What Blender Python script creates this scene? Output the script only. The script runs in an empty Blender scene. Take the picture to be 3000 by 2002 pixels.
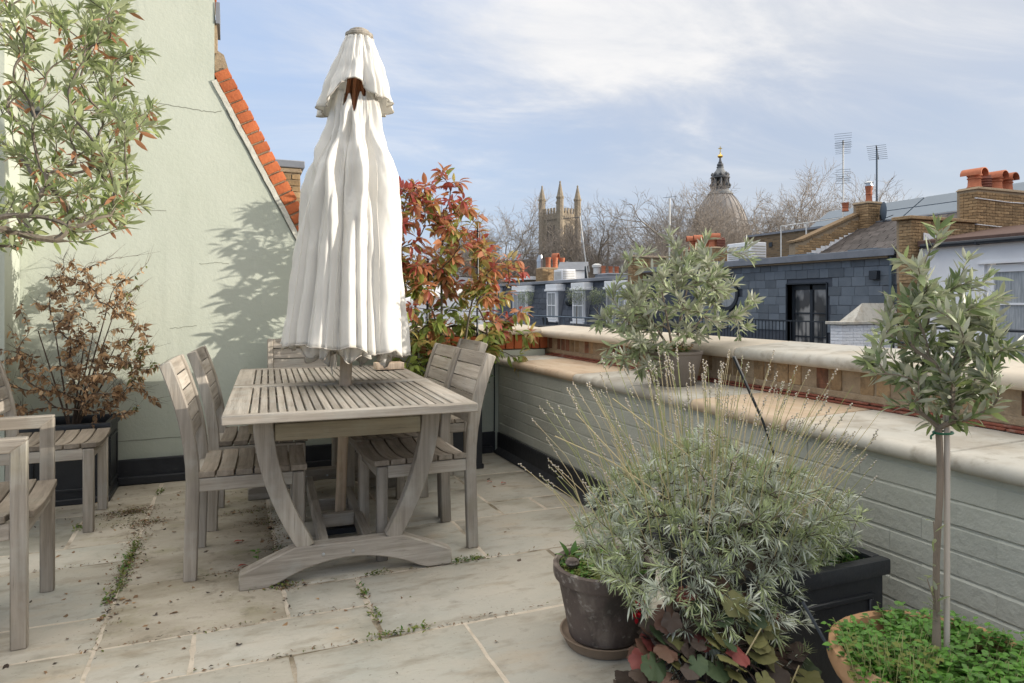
import bpy, bmesh, math, random
import numpy as np
from mathutils import Vector, Matrix

C = bpy.context.scene
rad = math.radians
rng = random.Random(11)

# ------------------------------------------------------------------ camera, sky, sun, exposure
CAM_H = 1.15
CAM_YAW = 22.3
cam = bpy.data.cameras.new('camera')
cam_o = bpy.data.objects.new('camera', cam)
C.collection.objects.link(cam_o)
cam_o.location = (0, 0, CAM_H)
cam_o.rotation_euler = (rad(90), 0, rad(-CAM_YAW))
cam.sensor_width = 36
cam.lens = 24
cam.shift_y = -0.0387
cam.clip_start = 0.05
cam.clip_end = 5000
C.camera = cam_o

SUN_EL, SUN_AZ = 6.5, 119.0          # azimuth clockwise from +Y
world = bpy.data.worlds.new('World')
C.world = world
world.use_nodes = True


def build_sky():
    nt = world.node_tree
    N, L = nt.nodes, nt.links
    N.clear()
    out = N.new('ShaderNodeOutputWorld')
    bg = N.new('ShaderNodeBackground')
    bg.inputs['Strength'].default_value = 0.15
    sky = N.new('ShaderNodeTexSky')
    sky.sky_type = 'NISHITA'
    sky.sun_disc = False
    sky.sun_elevation = rad(SUN_EL)
    sky.sun_rotation = rad(SUN_AZ)
    sky.altitude = 50
    sky.air_density = 1.0
    sky.dust_density = 1.5
    sky.ozone_density = 1.0
    tc = N.new('ShaderNodeTexCoord')
    sep = N.new('ShaderNodeSeparateXYZ')
    L.new(tc.outputs['Generated'], sep.inputs[0])

    def math_(op, a, b=None, clamp=False):
        n = N.new('ShaderNodeMath')
        n.operation = op
        n.use_clamp = clamp
        for i, x in enumerate((a, b)):
            if x is None:
                continue
            if isinstance(x, (int, float)):
                n.inputs[i].default_value = x
            else:
                L.new(x, n.inputs[i])
        return n.outputs[0]

    def ramp(x, a, b, c=0.0, d=1.0):
        n = N.new('ShaderNodeMapRange')
        n.interpolation_type = 'SMOOTHSTEP'
        n.inputs['From Min'].default_value = a
        n.inputs['From Max'].default_value = b
        n.inputs['To Min'].default_value = c
        n.inputs['To Max'].default_value = d
        L.new(x, n.inputs['Value'])
        return n.outputs[0]

    z = math_('MAXIMUM', math_('ADD', sep.outputs['Z'], 0.10), 0.03)
    u = math_('DIVIDE', sep.outputs['X'], z)
    v = math_('DIVIDE', sep.outputs['Y'], z)
    comb = N.new('ShaderNodeCombineXYZ')
    L.new(u, comb.inputs[0])
    L.new(v, comb.inputs[1])
    rot = N.new('ShaderNodeMapping')
    rot.inputs['Rotation'].default_value = (0, 0, rad(-20))
    rot.inputs['Scale'].default_value = (0.55, 1.0, 1)
    L.new(comb.outputs[0], rot.inputs['Vector'])

    def noise(scale, detail, rough, dist, off=0.0):
        n = N.new('ShaderNodeTexNoise')
        n.inputs['Scale'].default_value = scale
        n.inputs['Detail'].default_value = detail
        n.inputs['Roughness'].default_value = rough
        n.inputs['Distortion'].default_value = dist
        m = N.new('ShaderNodeMapping')
        m.inputs['Location'].default_value = (off, off * .7, 0)
        L.new(rot.outputs[0], m.inputs['Vector'])
        L.new(m.outputs[0], n.inputs['Vector'])
        return n.outputs['Fac']

    big = ramp(noise(0.34, 5, 0.5, 0.4, 3.1), 0.42, 0.66)
    fine = ramp(noise(1.5, 8, 0.6, 0.8, 7.7), 0.35, 0.75)
    veil = ramp(noise(0.8, 7, 0.65, 1.0, 1.3), 0.3, 0.8)
    # a broad bank of cloud lies across the north-east of the sky, high up
    bank = math_('MULTIPLY', ramp(math_('ADD', sep.outputs['Z'], math_('MULTIPLY', math_('SUBTRACT', fine, 0.5), 0.07)), 0.17, 0.34), ramp(math_('ADD', sep.outputs['X'], math_('MULTIPLY', math_('SUBTRACT', veil, 0.5), 0.2)), -0.02, 0.42))
    cl = math_('ADD', math_('MULTIPLY', big, 0.22), math_('MULTIPLY', bank, 0.85))
    cl = math_('ADD', cl, math_('MULTIPLY', math_('SUBTRACT', fine, 0.5), 0.16))
    cl = math_('ADD', cl, math_('MULTIPLY', veil, 0.26), clamp=True)
    # sky: Nishita, lifted a little towards white by thin high haze
    mixc = N.new('ShaderNodeMix')
    mixc.data_type = 'RGBA'
    cloudcol = N.new('ShaderNodeMix')
    cloudcol.data_type = 'RGBA'
    L.new(fine, cloudcol.inputs['Factor'])
    cloudcol.inputs['A'].default_value = (CLOUD * .72, CLOUD * .755, CLOUD * 0.82, 1)
    cloudcol.inputs['B'].default_value = (CLOUD * 1.04, CLOUD * 1.02, CLOUD * 1.0, 1)
    mul = N.new('ShaderNodeMix')
    mul.data_type = 'RGBA'
    mul.blend_type = 'MULTIPLY'
    mul.inputs['Factor'].default_value = 1
    L.new(sky.outputs[0], mul.inputs['A'])
    mul.inputs['B'].default_value = SKYMUL
    base = N.new('ShaderNodeMix')
    base.data_type = 'RGBA'
    base.inputs['Factor'].default_value = 0.8
    L.new(mul.outputs['Result'], base.inputs['A'])
    # bluer to the north, greyer and a touch mauve to the east
    blue = N.new('ShaderNodeMix')
    blue.data_type = 'RGBA'
    L.new(ramp(sep.outputs['X'], 0.15, 0.75), blue.inputs['Factor'])
    blue.inputs['A'].default_value = (CLOUD * .50, CLOUD * .63, CLOUD * .92, 1)
    blue.inputs['B'].default_value = (CLOUD * .50, CLOUD * .56, CLOUD * .74, 1)
    L.new(blue.outputs['Result'], base.inputs['B'])
    L.new(math_('MULTIPLY', cl, 0.92), mixc.inputs['Factor'])
    L.new(base.outputs['Result'], mixc.inputs['A'])
    L.new(cloudcol.outputs['Result'], mixc.inputs['B'])
    # cloud overhead, out of frame, made brighter and warmer to lift the shaded areas
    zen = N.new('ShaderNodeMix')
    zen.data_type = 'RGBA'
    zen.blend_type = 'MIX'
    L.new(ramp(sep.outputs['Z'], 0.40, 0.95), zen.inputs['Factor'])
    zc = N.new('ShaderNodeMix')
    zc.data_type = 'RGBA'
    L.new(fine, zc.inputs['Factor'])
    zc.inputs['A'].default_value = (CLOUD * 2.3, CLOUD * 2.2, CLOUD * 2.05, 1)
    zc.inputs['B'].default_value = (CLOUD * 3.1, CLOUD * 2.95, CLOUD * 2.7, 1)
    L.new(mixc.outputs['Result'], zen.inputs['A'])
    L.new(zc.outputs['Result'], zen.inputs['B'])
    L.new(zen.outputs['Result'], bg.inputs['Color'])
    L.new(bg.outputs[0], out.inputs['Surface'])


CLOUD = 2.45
SKYMUL = (1.0, 1.0, 1.0, 1)
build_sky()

sun = bpy.data.lights.new('sun', 'SUN')
sun.energy = 2.0
sun.angle = rad(0.6)
sun.color = (1.0, 0.93, 0.83)
sun_o = bpy.data.objects.new('sun', sun)
C.collection.objects.link(sun_o)
to_sun = Vector((math.sin(rad(SUN_AZ)) * math.cos(rad(SUN_EL)), math.cos(rad(SUN_AZ)) * math.cos(rad(SUN_EL)), math.sin(rad(SUN_EL))))
sun_o.rotation_euler = to_sun.to_track_quat('Z', 'Y').to_euler()
sun_o.location = (8, -8, 12)

C.view_settings.view_transform = 'Standard'
C.view_settings.look = 'None'
C.view_settings.gamma = 1
C.view_settings.use_curve_mapping = False
C.view_settings.exposure = 1.4
C.render.engine = 'CYCLES'
C.cycles.use_denoising = True
C.cycles.max_bounces = 6
C.cycles.transparent_max_bounces = 8

# ------------------------------------------------------------------ helpers
SIN, COS = math.sin(rad(CAM_YAW)), math.cos(rad(CAM_YAW))


def rate(p):
    """(depth, inside the frame) of a world point, used to pick the leaves that show largest"""
    d = p[0] * SIN + p[1] * COS
    if d < 0.1:
        return d, False
    x = (p[0] * COS - p[1] * SIN) / d
    y = (p[2] - CAM_H) / d
    return d, abs(x) < 0.76 and -0.57 < y < 0.45


def link(o):
    C.collection.objects.link(o)
    return o


def finish(me, angle=38):
    me.polygons.foreach_set('use_smooth', [True] * len(me.polygons))
    me.set_sharp_from_angle(angle=rad(angle))


class MB:
    def __init__(self):
        self.v, self.f, self.m = [], [], []

    def add(self, vs, fs, mi=0):
        n = len(self.v)
        self.v.extend([tuple(p) for p in vs])
        self.f.extend([tuple(i + n for i in f) for f in fs])
        self.m.extend([mi] * len(fs))
        return self

    def box(self, c, s, rz=0.0, mi=0, M=None, top=1.0):
        x, y, z = s[0] / 2, s[1] / 2, s[2] / 2
        vs = [Vector((a * x * (top if cc > 0 else 1), b * y * (top if cc > 0 else 1), cc * z)) for cc in (-1, 1) for b in (-1, 1) for a in (-1, 1)]
        if M is None:
            M = Matrix.Rotation(rz, 3, 'Z')
        vs = [M @ p + Vector(c) for p in vs]
        return self.add(vs, [(0, 2, 3, 1), (4, 5, 7, 6), (0, 1, 5, 4), (2, 6, 7, 3), (0, 4, 6, 2), (1, 3, 7, 5)], mi)

    def bx(self, x0, x1, y0, y1, z0, z1, mi=0):
        return self.box(((x0 + x1) / 2, (y0 + y1) / 2, (z0 + z1) / 2), (x1 - x0, y1 - y0, z1 - z0), mi=mi)

    def prism(self, poly, axis, a, b, mi=0):
        """polygon in the two other axes, extruded along axis from a to b"""
        def pt(p, t):
            q = list(p)
            q.insert(axis, t)
            return q
        n = len(poly)
        vs = [pt(p, a) for p in poly] + [pt(p, b) for p in poly]
        fs = [tuple(range(n))[::-1], tuple(range(n, 2 * n))]
        fs += [(i, (i + 1) % n, n + (i + 1) % n, n + i) for i in range(n)]
        return self.add(vs, fs, mi)

    def ribbon(self, pts, wd, axis, a, b, mi=0):
        """a board whose section follows a line of (u, v, width) points, extruded along axis"""
        P = [Vector((p[0], p[1])) for p in pts]
        L, Rr = [], []
        for i, p in enumerate(P):
            t = (P[min(i + 1, len(P) - 1)] - P[max(i - 1, 0)]).normalized()
            n = Vector((-t.y, t.x))
            w = (pts[i][2] if len(pts[i]) > 2 else wd) / 2
            L.append(p + n * w)
            Rr.append(p - n * w)
        m = len(P)

        def pt(p, t):
            q = [p.x, p.y]
            q.insert(axis, t)
            return q
        vs = [pt(p, a) for p in L] + [pt(p, a) for p in Rr] + [pt(p, b) for p in L] + [pt(p, b) for p in Rr]
        fs = []
        for i in range(m - 1):
            fs += [(i, i + 1, m + i + 1, m + i), (2 * m + i, 3 * m + i, 3 * m + i + 1, 2 * m + i + 1),
                   (i, 2 * m + i, 2 * m + i + 1, i + 1), (m + i, m + i + 1, 3 * m + i + 1, 3 * m + i)]
        fs += [(0, m, 3 * m, 2 * m), (m - 1, 3 * m - 1, 4 * m - 1, 2 * m - 1)]
        return self.add(vs, fs, mi)

    def tube(self, pts, rr, n=8, mi=0, caps=True):
        P = [Vector(p) for p in pts]
        if isinstance(rr, (int, float)):
            rr = [rr] * len(P)
        rings, up = [], None
        for i, p in enumerate(P):
            t = P[min(i + 1, len(P) - 1)] - P[max(i - 1, 0)]
            if t.length < 1e-9:
                t = Vector((0, 0, 1))
            t.normalize()
            if up is None:
                up = Vector((1, 0, 0)) if abs(t.x) < .8 else Vector((0, 1, 0))
            u = up - t * up.dot(t)
            if u.length < 1e-6:
                u = t.orthogonal()
            u.normalize()
            up = u
            w = t.cross(u)
            rings.append([p + (u * math.cos(2 * math.pi * k / n) + w * math.sin(2 * math.pi * k / n)) * rr[i] for k in range(n)])
        vs = [q for r in rings for q in r]
        fs = []
        for i in range(len(P) - 1):
            for k in range(n):
                a, b = i * n + k, i * n + (k + 1) % n
                fs.append((a, b, b + n, a + n))
        if caps:
            fs.append(tuple(range(n))[::-1])
            fs.append(tuple(range((len(P) - 1) * n, len(P) * n)))
        return self.add(vs, fs, mi)

    def lathe(self, prof, n=24, c=(0, 0, 0), mi=0, jitter=0.0):
        vs, fs = [], []
        for (r, z) in prof:
            for k in range(n):
                a = 2 * math.pi * k / n
                j = 1 + (rng.uniform(-jitter, jitter) if jitter else 0)
                vs.append((c[0] + r * j * math.cos(a), c[1] + r * j * math.sin(a), c[2] + z))
        for i in range(len(prof) - 1):
            for k in range(n):
                a, b = i * n + k, i * n + (k + 1) % n
                fs.append((a, b, b + n, a + n))
        if prof[0][0] > 1e-4:
            fs.append(tuple(range(n))[::-1])
        if prof[-1][0] > 1e-4:
            fs.append(tuple(range((len(prof) - 1) * n, len(prof) * n)))
        return self.add(vs, fs, mi)

    def mesh(self, name, mats, bevel=0.0, segs=1, angle=38):
        me = bpy.data.meshes.new(name)
        me.from_pydata(self.v, [], self.f)
        for m in (mats if isinstance(mats, (list, tuple)) else [mats]):
            me.materials.append(m)
        if len(set(self.m)) > 1:
            me.polygons.foreach_set('material_index', self.m)
        if bevel:
            bm = bmesh.new()
            bm.from_mesh(me)
            bmesh.ops.recalc_face_normals(bm, faces=bm.faces)
            ed = [e for e in bm.edges if len(e.link_faces) == 2 and e.calc_face_angle(0) > rad(50)]
            bmesh.ops.bevel(bm, geom=ed, offset=bevel, segments=segs, affect='EDGES', profile=.6, clamp_overlap=True)
            bm.to_mesh(me)
            bm.free()
        else:
            bm = bmesh.new()
            bm.from_mesh(me)
            bmesh.ops.recalc_face_normals(bm, faces=bm.faces)
            bm.to_mesh(me)
            bm.free()
        finish(me, angle)
        return me

    def build(self, name, mats, parent=None, bevel=0.0, segs=1, loc=None, angle=38):
        return place(name, self.mesh(name, mats, bevel, segs, angle), parent, loc)


def place(name, me, parent=None, loc=None, rz=None, M=None):
    o = link(bpy.data.objects.new(name, me))
    if parent is not None:
        o.parent = parent
    if M is not None:
        o.matrix_basis = M
    if loc is not None:
        o.location = loc
    if rz is not None:
        o.rotation_euler = (0, 0, rz)
    return o


def tag(o, label=None, cat=None, group=None, kind=None):
    if label:
        o['label'] = label
    if cat:
        o['category'] = cat
    if group:
        o['group'] = group
    if kind:
        o['kind'] = kind
    return o


def thing(name, label, cat, loc=(0, 0, 0), rz=0.0, group=None):
    o = link(bpy.data.objects.new(name, None))
    o.empty_display_size = .1
    o.location = loc
    o.rotation_euler = (0, 0, rz)
    return tag(o, label, cat, group)


KIDS = {}


def copy_tree(root, loc, rz, label, group=None):
    r = link(root.copy())
    r.location, r.rotation_euler = loc, (0, 0, rz)
    tag(r, label, None, group)
    for ch in list(root.children):
        c = link(ch.copy())
        c.parent = r
        for g in list(ch.children):
            d = link(g.copy())
            d.parent = c
    return r


# ------------------------------------------------------------------ materials
def mat(name, col, col2=None, scale=6.0, rough=.75, bump=0.0, bscale=60.0, stretch=(1, 1, 1), coord='pos', var=0.0,
        layers=(), spec=.3, metal=0.0, trans=0.0, back=None, lo=.3, hi=.7, detail=6, bdist=.01):
    m = bpy.data.materials.new(name)
    m.use_nodes = True
    nt = m.node_tree
    N, L = nt.nodes, nt.links
    bs = N['Principled BSDF']
    out = N['Material Output']
    bs.inputs['Roughness'].default_value = rough
    bs.inputs['Specular IOR Level'].default_value = spec
    bs.inputs['Metallic'].default_value = metal
    info = N.new('ShaderNodeObjectInfo')
    if coord == 'pos':
        src = N.new('ShaderNodeNewGeometry').outputs['Position']
    else:
        add = N.new('ShaderNodeVectorMath')
        add.operation = 'MULTIPLY_ADD'
        cmb = N.new('ShaderNodeCombineXYZ')
        for i in range(3):
            L.new(info.outputs['Random'], cmb.inputs[i])
        L.new(cmb.outputs[0], add.inputs[0])
        add.inputs[1].default_value = (37, 53, 71)
        L.new(N.new('ShaderNodeTexCoord').outputs['Object'], add.inputs[2])
        src = add.outputs[0]
    mp = N.new('ShaderNodeMapping')
    mp.inputs['Scale'].default_value = stretch
    L.new(src, mp.inputs['Vector'])

    def noise(sc, vec, dt=detail, r=.6):
        n = N.new('ShaderNodeTexNoise')
        n.inputs['Scale'].default_value = sc
        n.inputs['Detail'].default_value = dt
        n.inputs['Roughness'].default_value = r
        L.new(vec, n.inputs['Vector'])
        return n.outputs['Fac']

    def mrange(x, a, b, c=0.0, d=1.0):
        n = N.new('ShaderNodeMapRange')
        n.inputs['From Min'].default_value = a
        n.inputs['From Max'].default_value = b
        n.inputs['To Min'].default_value = c
        n.inputs['To Max'].default_value = d
        L.new(x, n.inputs['Value'])
        return n.outputs[0]

    def mix(f, a, b, mode='MIX'):
        n = N.new('ShaderNodeMix')
        n.data_type = 'RGBA'
        n.blend_type = mode
        for k, x in (('Factor', f), ('A', a), ('B', b)):
            if isinstance(x, (int, float)):
                n.inputs[k].default_value = x
            elif isinstance(x, tuple):
                n.inputs[k].default_value = (*x[:3], 1)
            else:
                L.new(x, n.inputs[k])
        return n.outputs['Result']

    c = tuple(col)
    if col2 is not None:
        c = mix(mrange(noise(scale, mp.outputs[0]), lo, hi), tuple(col), tuple(col2))
    for (sc, a, b, lc, st, strength) in layers:
        ml = N.new('ShaderNodeMapping')
        ml.inputs['Scale'].default_value = st
        ml.inputs['Location'].default_value = (sc * .37, sc * .11, sc * .23)
        L.new(src, ml.inputs['Vector'])
        c = mix(mrange(noise(sc, ml.outputs[0]), a, b, 0, strength), c, tuple(lc))
    if var:
        v = mrange(info.outputs['Random'], 0, 1, 1 - var, 1 + var)
        cc = N.new('ShaderNodeCombineXYZ')
        for i in range(3):
            L.new(v, cc.inputs[i])
        c = mix(1.0, c, cc.outputs[0], 'MULTIPLY')
    if back is not None:
        g = N.new('ShaderNodeNewGeometry')
        c = mix(g.outputs['Backfacing'], c, tuple(back))
    if isinstance(c, tuple):
        bs.inputs['Base Color'].default_value = (*c[:3], 1)
    else:
        L.new(c, bs.inputs['Base Color'])
    if bump:
        b = N.new('ShaderNodeBump')
        b.inputs['Strength'].default_value = bump
        b.inputs['Distance'].default_value = bdist
        L.new(noise(bscale, mp.outputs[0], 5), b.inputs['Height'])
        L.new(b.outputs[0], bs.inputs['Normal'])
    if trans:
        t = N.new('ShaderNodeBsdfTranslucent')
        if isinstance(c, tuple):
            t.inputs['Color'].default_value = (*c[:3], 1)
        else:
            L.new(c, t.inputs['Color'])
        ms = N.new('ShaderNodeMixShader')
        ms.inputs[0].default_value = trans
        L.new(bs.outputs[0], ms.inputs[1])
        L.new(t.outputs[0], ms.inputs[2])
        L.new(ms.outputs[0], out.inputs['Surface'])
    return m


def wood(name, axis, tone=1.0, tint=(1, 1, 1)):
    st = [26, 26, 26]
    st[axis] = 1.2
    st2 = [5, 5, 5]
    st2[axis] = .9
    k = [tone * t for t in tint]
    f = lambda *c: tuple(a * b for a, b in zip(c, k))
    return mat(name, f(.27, .235, .19), f(.48, .43, .365), scale=1.6, stretch=tuple(st), coord='obj', rough=.85, bump=.6, bscale=3.2, bdist=.005,
               var=.2, spec=.2, layers=[(1.3, .45, .72, f(.15, .13, .108), tuple(st2), .6), (2.2, .5, .75, f(.42, .42, .38), (3, 3, 3), .5), (1.1, .58, .75, f(.20, .19, .10), (4, 4, 4), .35),
                                          (5, .60, .74, f(.10, .085, .07), tuple(st), .7)])


M = {}
M['wood_x'] = wood('weathered_teak_x', 0)
M['wood_y'] = wood('weathered_teak_y', 1)
M['wood_z'] = wood('weathered_teak_z', 2)
M['wood_seat'] = wood('dirty_seat_teak', 1, .68, (1.0, .95, .9))
M['wood_under'] = wood('dark_brown_teak', 0, .7, (1.06, .97, .86))  # darker, browner tone for the bearers under the table top
M['wood_green'] = wood('algae_stained_teak', 0, .9, (1.03, 1.0, .84))
M['wood_warm'] = wood('warm_pole_wood', 2, 1.15, (1.12, .96, .8))
M['wood_pale'] = wood('pale_pole_wood', 2, 1.6, (1.08, .98, .9))
M['wood_red'] = mat('red_brown_rib_wood', (.30, .12, .05), (.20, .075, .03), scale=3, stretch=(20, 20, 2), coord='obj', rough=.5)
M['sage'] = mat('sage_render', (.475, .505, .42), (.43, .46, .38), scale=2.2, rough=.9, bump=.45, bscale=45, bdist=.005,
                layers=[(.9, .48, .62, (.51, .535, .455), (1, 1, .5), .7), (5.5, .54, .75, (.37, .395, .33), (1.6, 1, .12), .5), (3.0, .6, .78, (.42, .44, .36), (1, 1, 1), .45), (26, .64, .76, (.44, .46, .37), (1, 1, 1), .4)])
M['sage_brick'] = mat('sage_paint_on_brick', (.46, .47, .41), (.41, .42, .365), scale=5, rough=.7, bump=.8, bscale=40, bdist=.006, var=.05,
                      layers=[(2, .55, .8, (.50, .51, .44), (1, 1, .3), .5), (9, .66, .8, (.32, .33, .285), (1, 1, .5), .4), (30, .72, .8, (.55, .56, .52), (1, 1, 1), .5)])
M['cement'] = mat('cement_fillet', (.60, .59, .51), (.48, .47, .40), scale=18, rough=.95, bump=.6, bscale=60)
M['terracotta_brick'] = mat('orange_coping_brick', (.50, .15, .055), (.40, .105, .04), scale=9, coord='obj', rough=.85, bump=.5, bscale=60, var=.2,
                            layers=[(25, .6, .8, (.30, .09, .04), (1, 1, 1), .5)])
M['mortar_brown'] = mat('brown_mortar', (.37, .285, .19), (.25, .19, .125), scale=30, rough=.95, bump=.7, bscale=80)
M['mortar_cream'] = mat('cream_mortar', (.60, .53, .435), (.46, .40, .32), scale=9, rough=.95, bump=.5, bscale=90,
                        layers=[(2.3, .50, .62, (.13, .105, .065), (1, 1, 1), .9), (20, .56, .7, (.26, .22, .15), (1, 1, 1), .7)])
M['lead'] = mat('lead_sheet', (.16, .17, .19), (.22, .23, .25), scale=3, rough=.5, bump=.2, bscale=12)
M['black_membrane'] = mat('black_roofing_skirt', (.018, .019, .022), (.035, .037, .042), scale=4, rough=.55, bump=.4, bscale=25, layers=[(12, .62, .8, (.10, .10, .095), (1, 1, 2), .5)])
M['paving'] = mat('sandstone_paving', (.385, .37, .315), (.46, .42, .35), scale=2.2, rough=.85, bump=.7, bscale=16, bdist=.008, stretch=(1, 2.0, 1), var=.10,
                  layers=[(1.5, .5, .78, (.335, .36, .33), (1, 1, 1), .75), (2.6, .56, .78, (.44, .34, .225), (.8, 2.2, 1), .6), (4.2, .52, .7, (.23, .195, .14), (1, 2.5, 1), .7), (1.9, .54, .68, (.255, .245, .195), (1, 1.3, 1), .65),
                          (14, .58, .74, (.24, .225, .18), (1, 1, 1), .5), (70, .62, .72, (.12, .105, .085), (1, 1, 1), .55)])
M['paving_brown'] = mat('stained_sandstone_paving', (.36, .325, .26), (.44, .395, .32), scale=2.6, rough=.85, bump=.75, bscale=16, bdist=.008, stretch=(1, 1.8, 1), var=.07,
                        layers=[(2.3, .46, .66, (.225, .19, .135), (1, 2, 1), .7), (5, .54, .72, (.24, .225, .12), (1, 1.4, 1), .5), (14, .56, .72, (.13, .11, .075), (1, 1, 1), .6), (70, .62, .72, (.08, .07, .05), (1, 1, 1), .5)])
M['coping_a'] = mat('cream_coping_stone', (.60, .53, .425), (.51, .44, .345), scale=4, rough=.8, bump=.3, bscale=45, bdist=.004, var=.06,
                    layers=[(3, .5, .75, (.42, .39, .33), (1, 1, 1), .65), (14, .58, .75, (.33, .285, .22), (1, .4, 1), .55)])
M['coping_b'] = mat('tan_coping_stone', (.47, .35, .235), (.53, .43, .315), scale=5, stretch=(3, 1, 1), rough=.8, bump=.3, bscale=40, bdist=.004, layers=[(4, .5, .75, (.35, .24, .165), (5, 1, 1), .7), (18, .6, .75, (.28, .21, .15), (1, 1, 1), .5)])
M['coping_c'] = mat('grey_coping_stone', (.44, .425, .375), (.52, .485, .415), scale=4, rough=.8, bump=.3, bscale=45, bdist=.004, layers=[(6, .46, .64, (.33, .295, .24), (1, 1, 1), .75), (18, .55, .7, (.25, .22, .17), (1, 1, 1), .6), (3, .55, .68, (.50, .40, .27), (1, 1, 1), .5)])
M['stock_brick'] = mat('yellow_stock_brick', (.36, .245, .13), (.27, .175, .09), scale=12, coord='obj', rough=.9, bump=.7, bscale=55, var=.28,
                       layers=[(16, .55, .75, (.13, .085, .055), (1, 1, 1), .6), (9, .62, .8, (.40, .30, .19), (1, 1, 1), .5)])
M['red_stock_brick'] = mat('red_brown_soldier_brick', (.26, .115, .07), (.15, .07, .04), scale=14, coord='obj', rough=.9, bump=.9, bscale=55, var=.3,
                           layers=[(18, .46, .64, (.065, .045, .03), (1, 1, .4), .75), (12, .6, .78, (.34, .25, .15), (1, 1, 1), .5)])
M['brown_soldier_brick'] = mat('brown_soldier_brick', (.36, .25, .135), (.24, .16, .09), scale=14, coord='obj', rough=.9, bump=.9, bscale=55, var=.3,
                               layers=[(18, .5, .7, (.075, .055, .04), (1, 1, 1), .6), (12, .6, .78, (.35, .26, .16), (1, 1, 1), .5)])
M['creasing_tile'] = mat('red_creasing_tile', (.27, .095, .06), (.19, .065, .045), scale=25, rough=.85, bump=.5, bscale=60, layers=[(14, .58, .75, (.40, .34, .28), (1, 1, 1), .6)])
M['canvas'] = mat('cream_canvas', (.90, .885, .84), (.87, .85, .80), scale=5, rough=.85, spec=.15, bump=.15, bscale=30, bdist=.004, coord='obj', trans=.4,
                  layers=[(3, .6, .85, (.82, .78, .71), (1, 1, .4), .4)])
M['hem'] = mat('grey_hem_tape', (.45, .42, .37), rough=.8)
M['black_plastic'] = mat('black_planter_plastic', (.016, .018, .021), (.03, .033, .038), scale=6, rough=.42, bump=.15, bscale=60, spec=.45, layers=[(5, .6, .8, (.075, .075, .07), (1, 1, 1), .4)])
M['soil'] = mat('dark_soil', (.035, .024, .016), (.06, .042, .028), scale=40, rough=1, bump=1, bscale=90, bdist=.02)
M['clay_dark'] = mat('aged_brown_clay', (.15, .118, .10), (.075, .058, .05), scale=5, rough=.85, bump=.3, bscale=70, layers=[(7, .48, .62, (.27, .23, .19), (1, 1, .35), .75), (30, .58, .68, (.38, .35, .31), (1, 1, 1), .6), (9, .54, .66, (.045, .04, .032), (1, 1, .6), .7)])
M['clay_rim'] = mat('pale_saucer_clay', (.26, .20, .15), (.19, .14, .10), scale=8, rough=.85, bump=.2)
M['terracotta'] = mat('terracotta', (.42, .25, .13), (.35, .195, .10), scale=5, rough=.8, bump=.2, bscale=60, layers=[(4, .5, .75, (.50, .37, .24), (1, 1, .6), .7), (9, .56, .75, (.24, .15, .085), (1, 1, .5), .6)])
M['clay_grey'] = mat('grey_clay_pot', (.28, .24, .20), (.22, .185, .15), scale=7, rough=.85, bump=.2)
M['black_metal'] = mat('black_painted_metal', (.022, .027, .034), rough=.45, spec=.4)
M['grey_metal'] = mat('blue_grey_painted_metal', (.09, .12, .15), rough=.5, spec=.4)
M['white_metal'] = mat('white_mast', (.68, .67, .64), (.55, .54, .5), scale=8, rough=.5)
M['slate'] = mat('blue_grey_slate', (.11, .13, .15), (.14, .158, .178), scale=3.5, rough=.55, bump=.45, bscale=9, bdist=.02, var=.24, coord='obj', spec=.4,
                 layers=[(7, .58, .8, (.08, .10, .125), (1, 1, 2), .6), (3, .66, .8, (.19, .2, .2), (1, 1, 1), .4)])
M['mansard_slate'] = mat('dark_mansard_slate', (.062, .07, .088), (.08, .09, .108), scale=3, rough=.6, var=.14, coord='obj', bump=.2, bscale=8)
M['roof_slate'] = mat('brown_grey_roof_slate', (.07, .06, .056), (.105, .09, .083), scale=5, rough=.7, var=.3, coord='obj', bump=.4, bscale=14, bdist=.02, layers=[(6, .6, .8, (.15, .135, .12), (1, 1, 1), .5)])
M['zinc'] = mat('blue_zinc_panel', (.105, .145, .185), (.13, .17, .21), scale=.8, rough=.42, spec=.5, var=.06)
M['white_paint'] = mat('white_masonry_paint', (.80, .80, .80), (.74, .74, .745), scale=2, rough=.8, bump=.15, bscale=40, layers=[(2.5, .6, .85, (.58, .57, .55), (1, 1, .3), .4)])
M['white_gloss'] = mat('white_gloss_paint', (.80, .80, .80), rough=.35)
M['glass'] = mat('window_glass', (.045, .055, .062), (.10, .11, .115), scale=1.5, rough=.06, spec=.9, lo=.35, hi=.65)
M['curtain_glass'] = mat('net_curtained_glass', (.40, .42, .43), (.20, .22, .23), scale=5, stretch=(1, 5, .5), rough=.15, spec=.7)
M['painted_reflection_glass'] = mat('painted_reflection_glass', (.33, .32, .30), (.06, .065, .068), scale=1.3, stretch=(1, 1.6, 1), rough=.08, spec=.8, lo=.44, hi=.56, detail=2)  # reflections on the panes are painted into the colour as pale patches
M['pot_red'] = mat('chimney_pot_clay', (.46, .165, .085), (.38, .125, .065), scale=8, coord='obj', rough=.8, bump=.3, bscale=30, var=.15)
M['pot_dark'] = mat('louvred_dark_pot', (.16, .062, .045), (.22, .085, .06), scale=8, coord='obj', rough=.8)
M['steel'] = mat('galvanised_steel', (.5, .52, .54), rough=.35, metal=.8)
M['brown_fascia'] = mat('brown_tile_fascia', (.10, .062, .05), (.14, .085, .066), scale=9, rough=.8, bump=.4, bscale=20)
M['asphalt'] = mat('street_ground', (.06, .06, .06), (.09, .088, .08), scale=.3, rough=.95)
M['tower_stone'] = mat('ragstone', (.31, .26, .19), (.24, .20, .148), scale=.9, rough=.95, bump=.8, bscale=2.5, bdist=.2, layers=[(.35, .55, .8, (.37, .32, .24), (1, 1, .5), .6), (2.5, .6, .8, (.17, .135, .095), (1, 1, 1), .5)])
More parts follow.
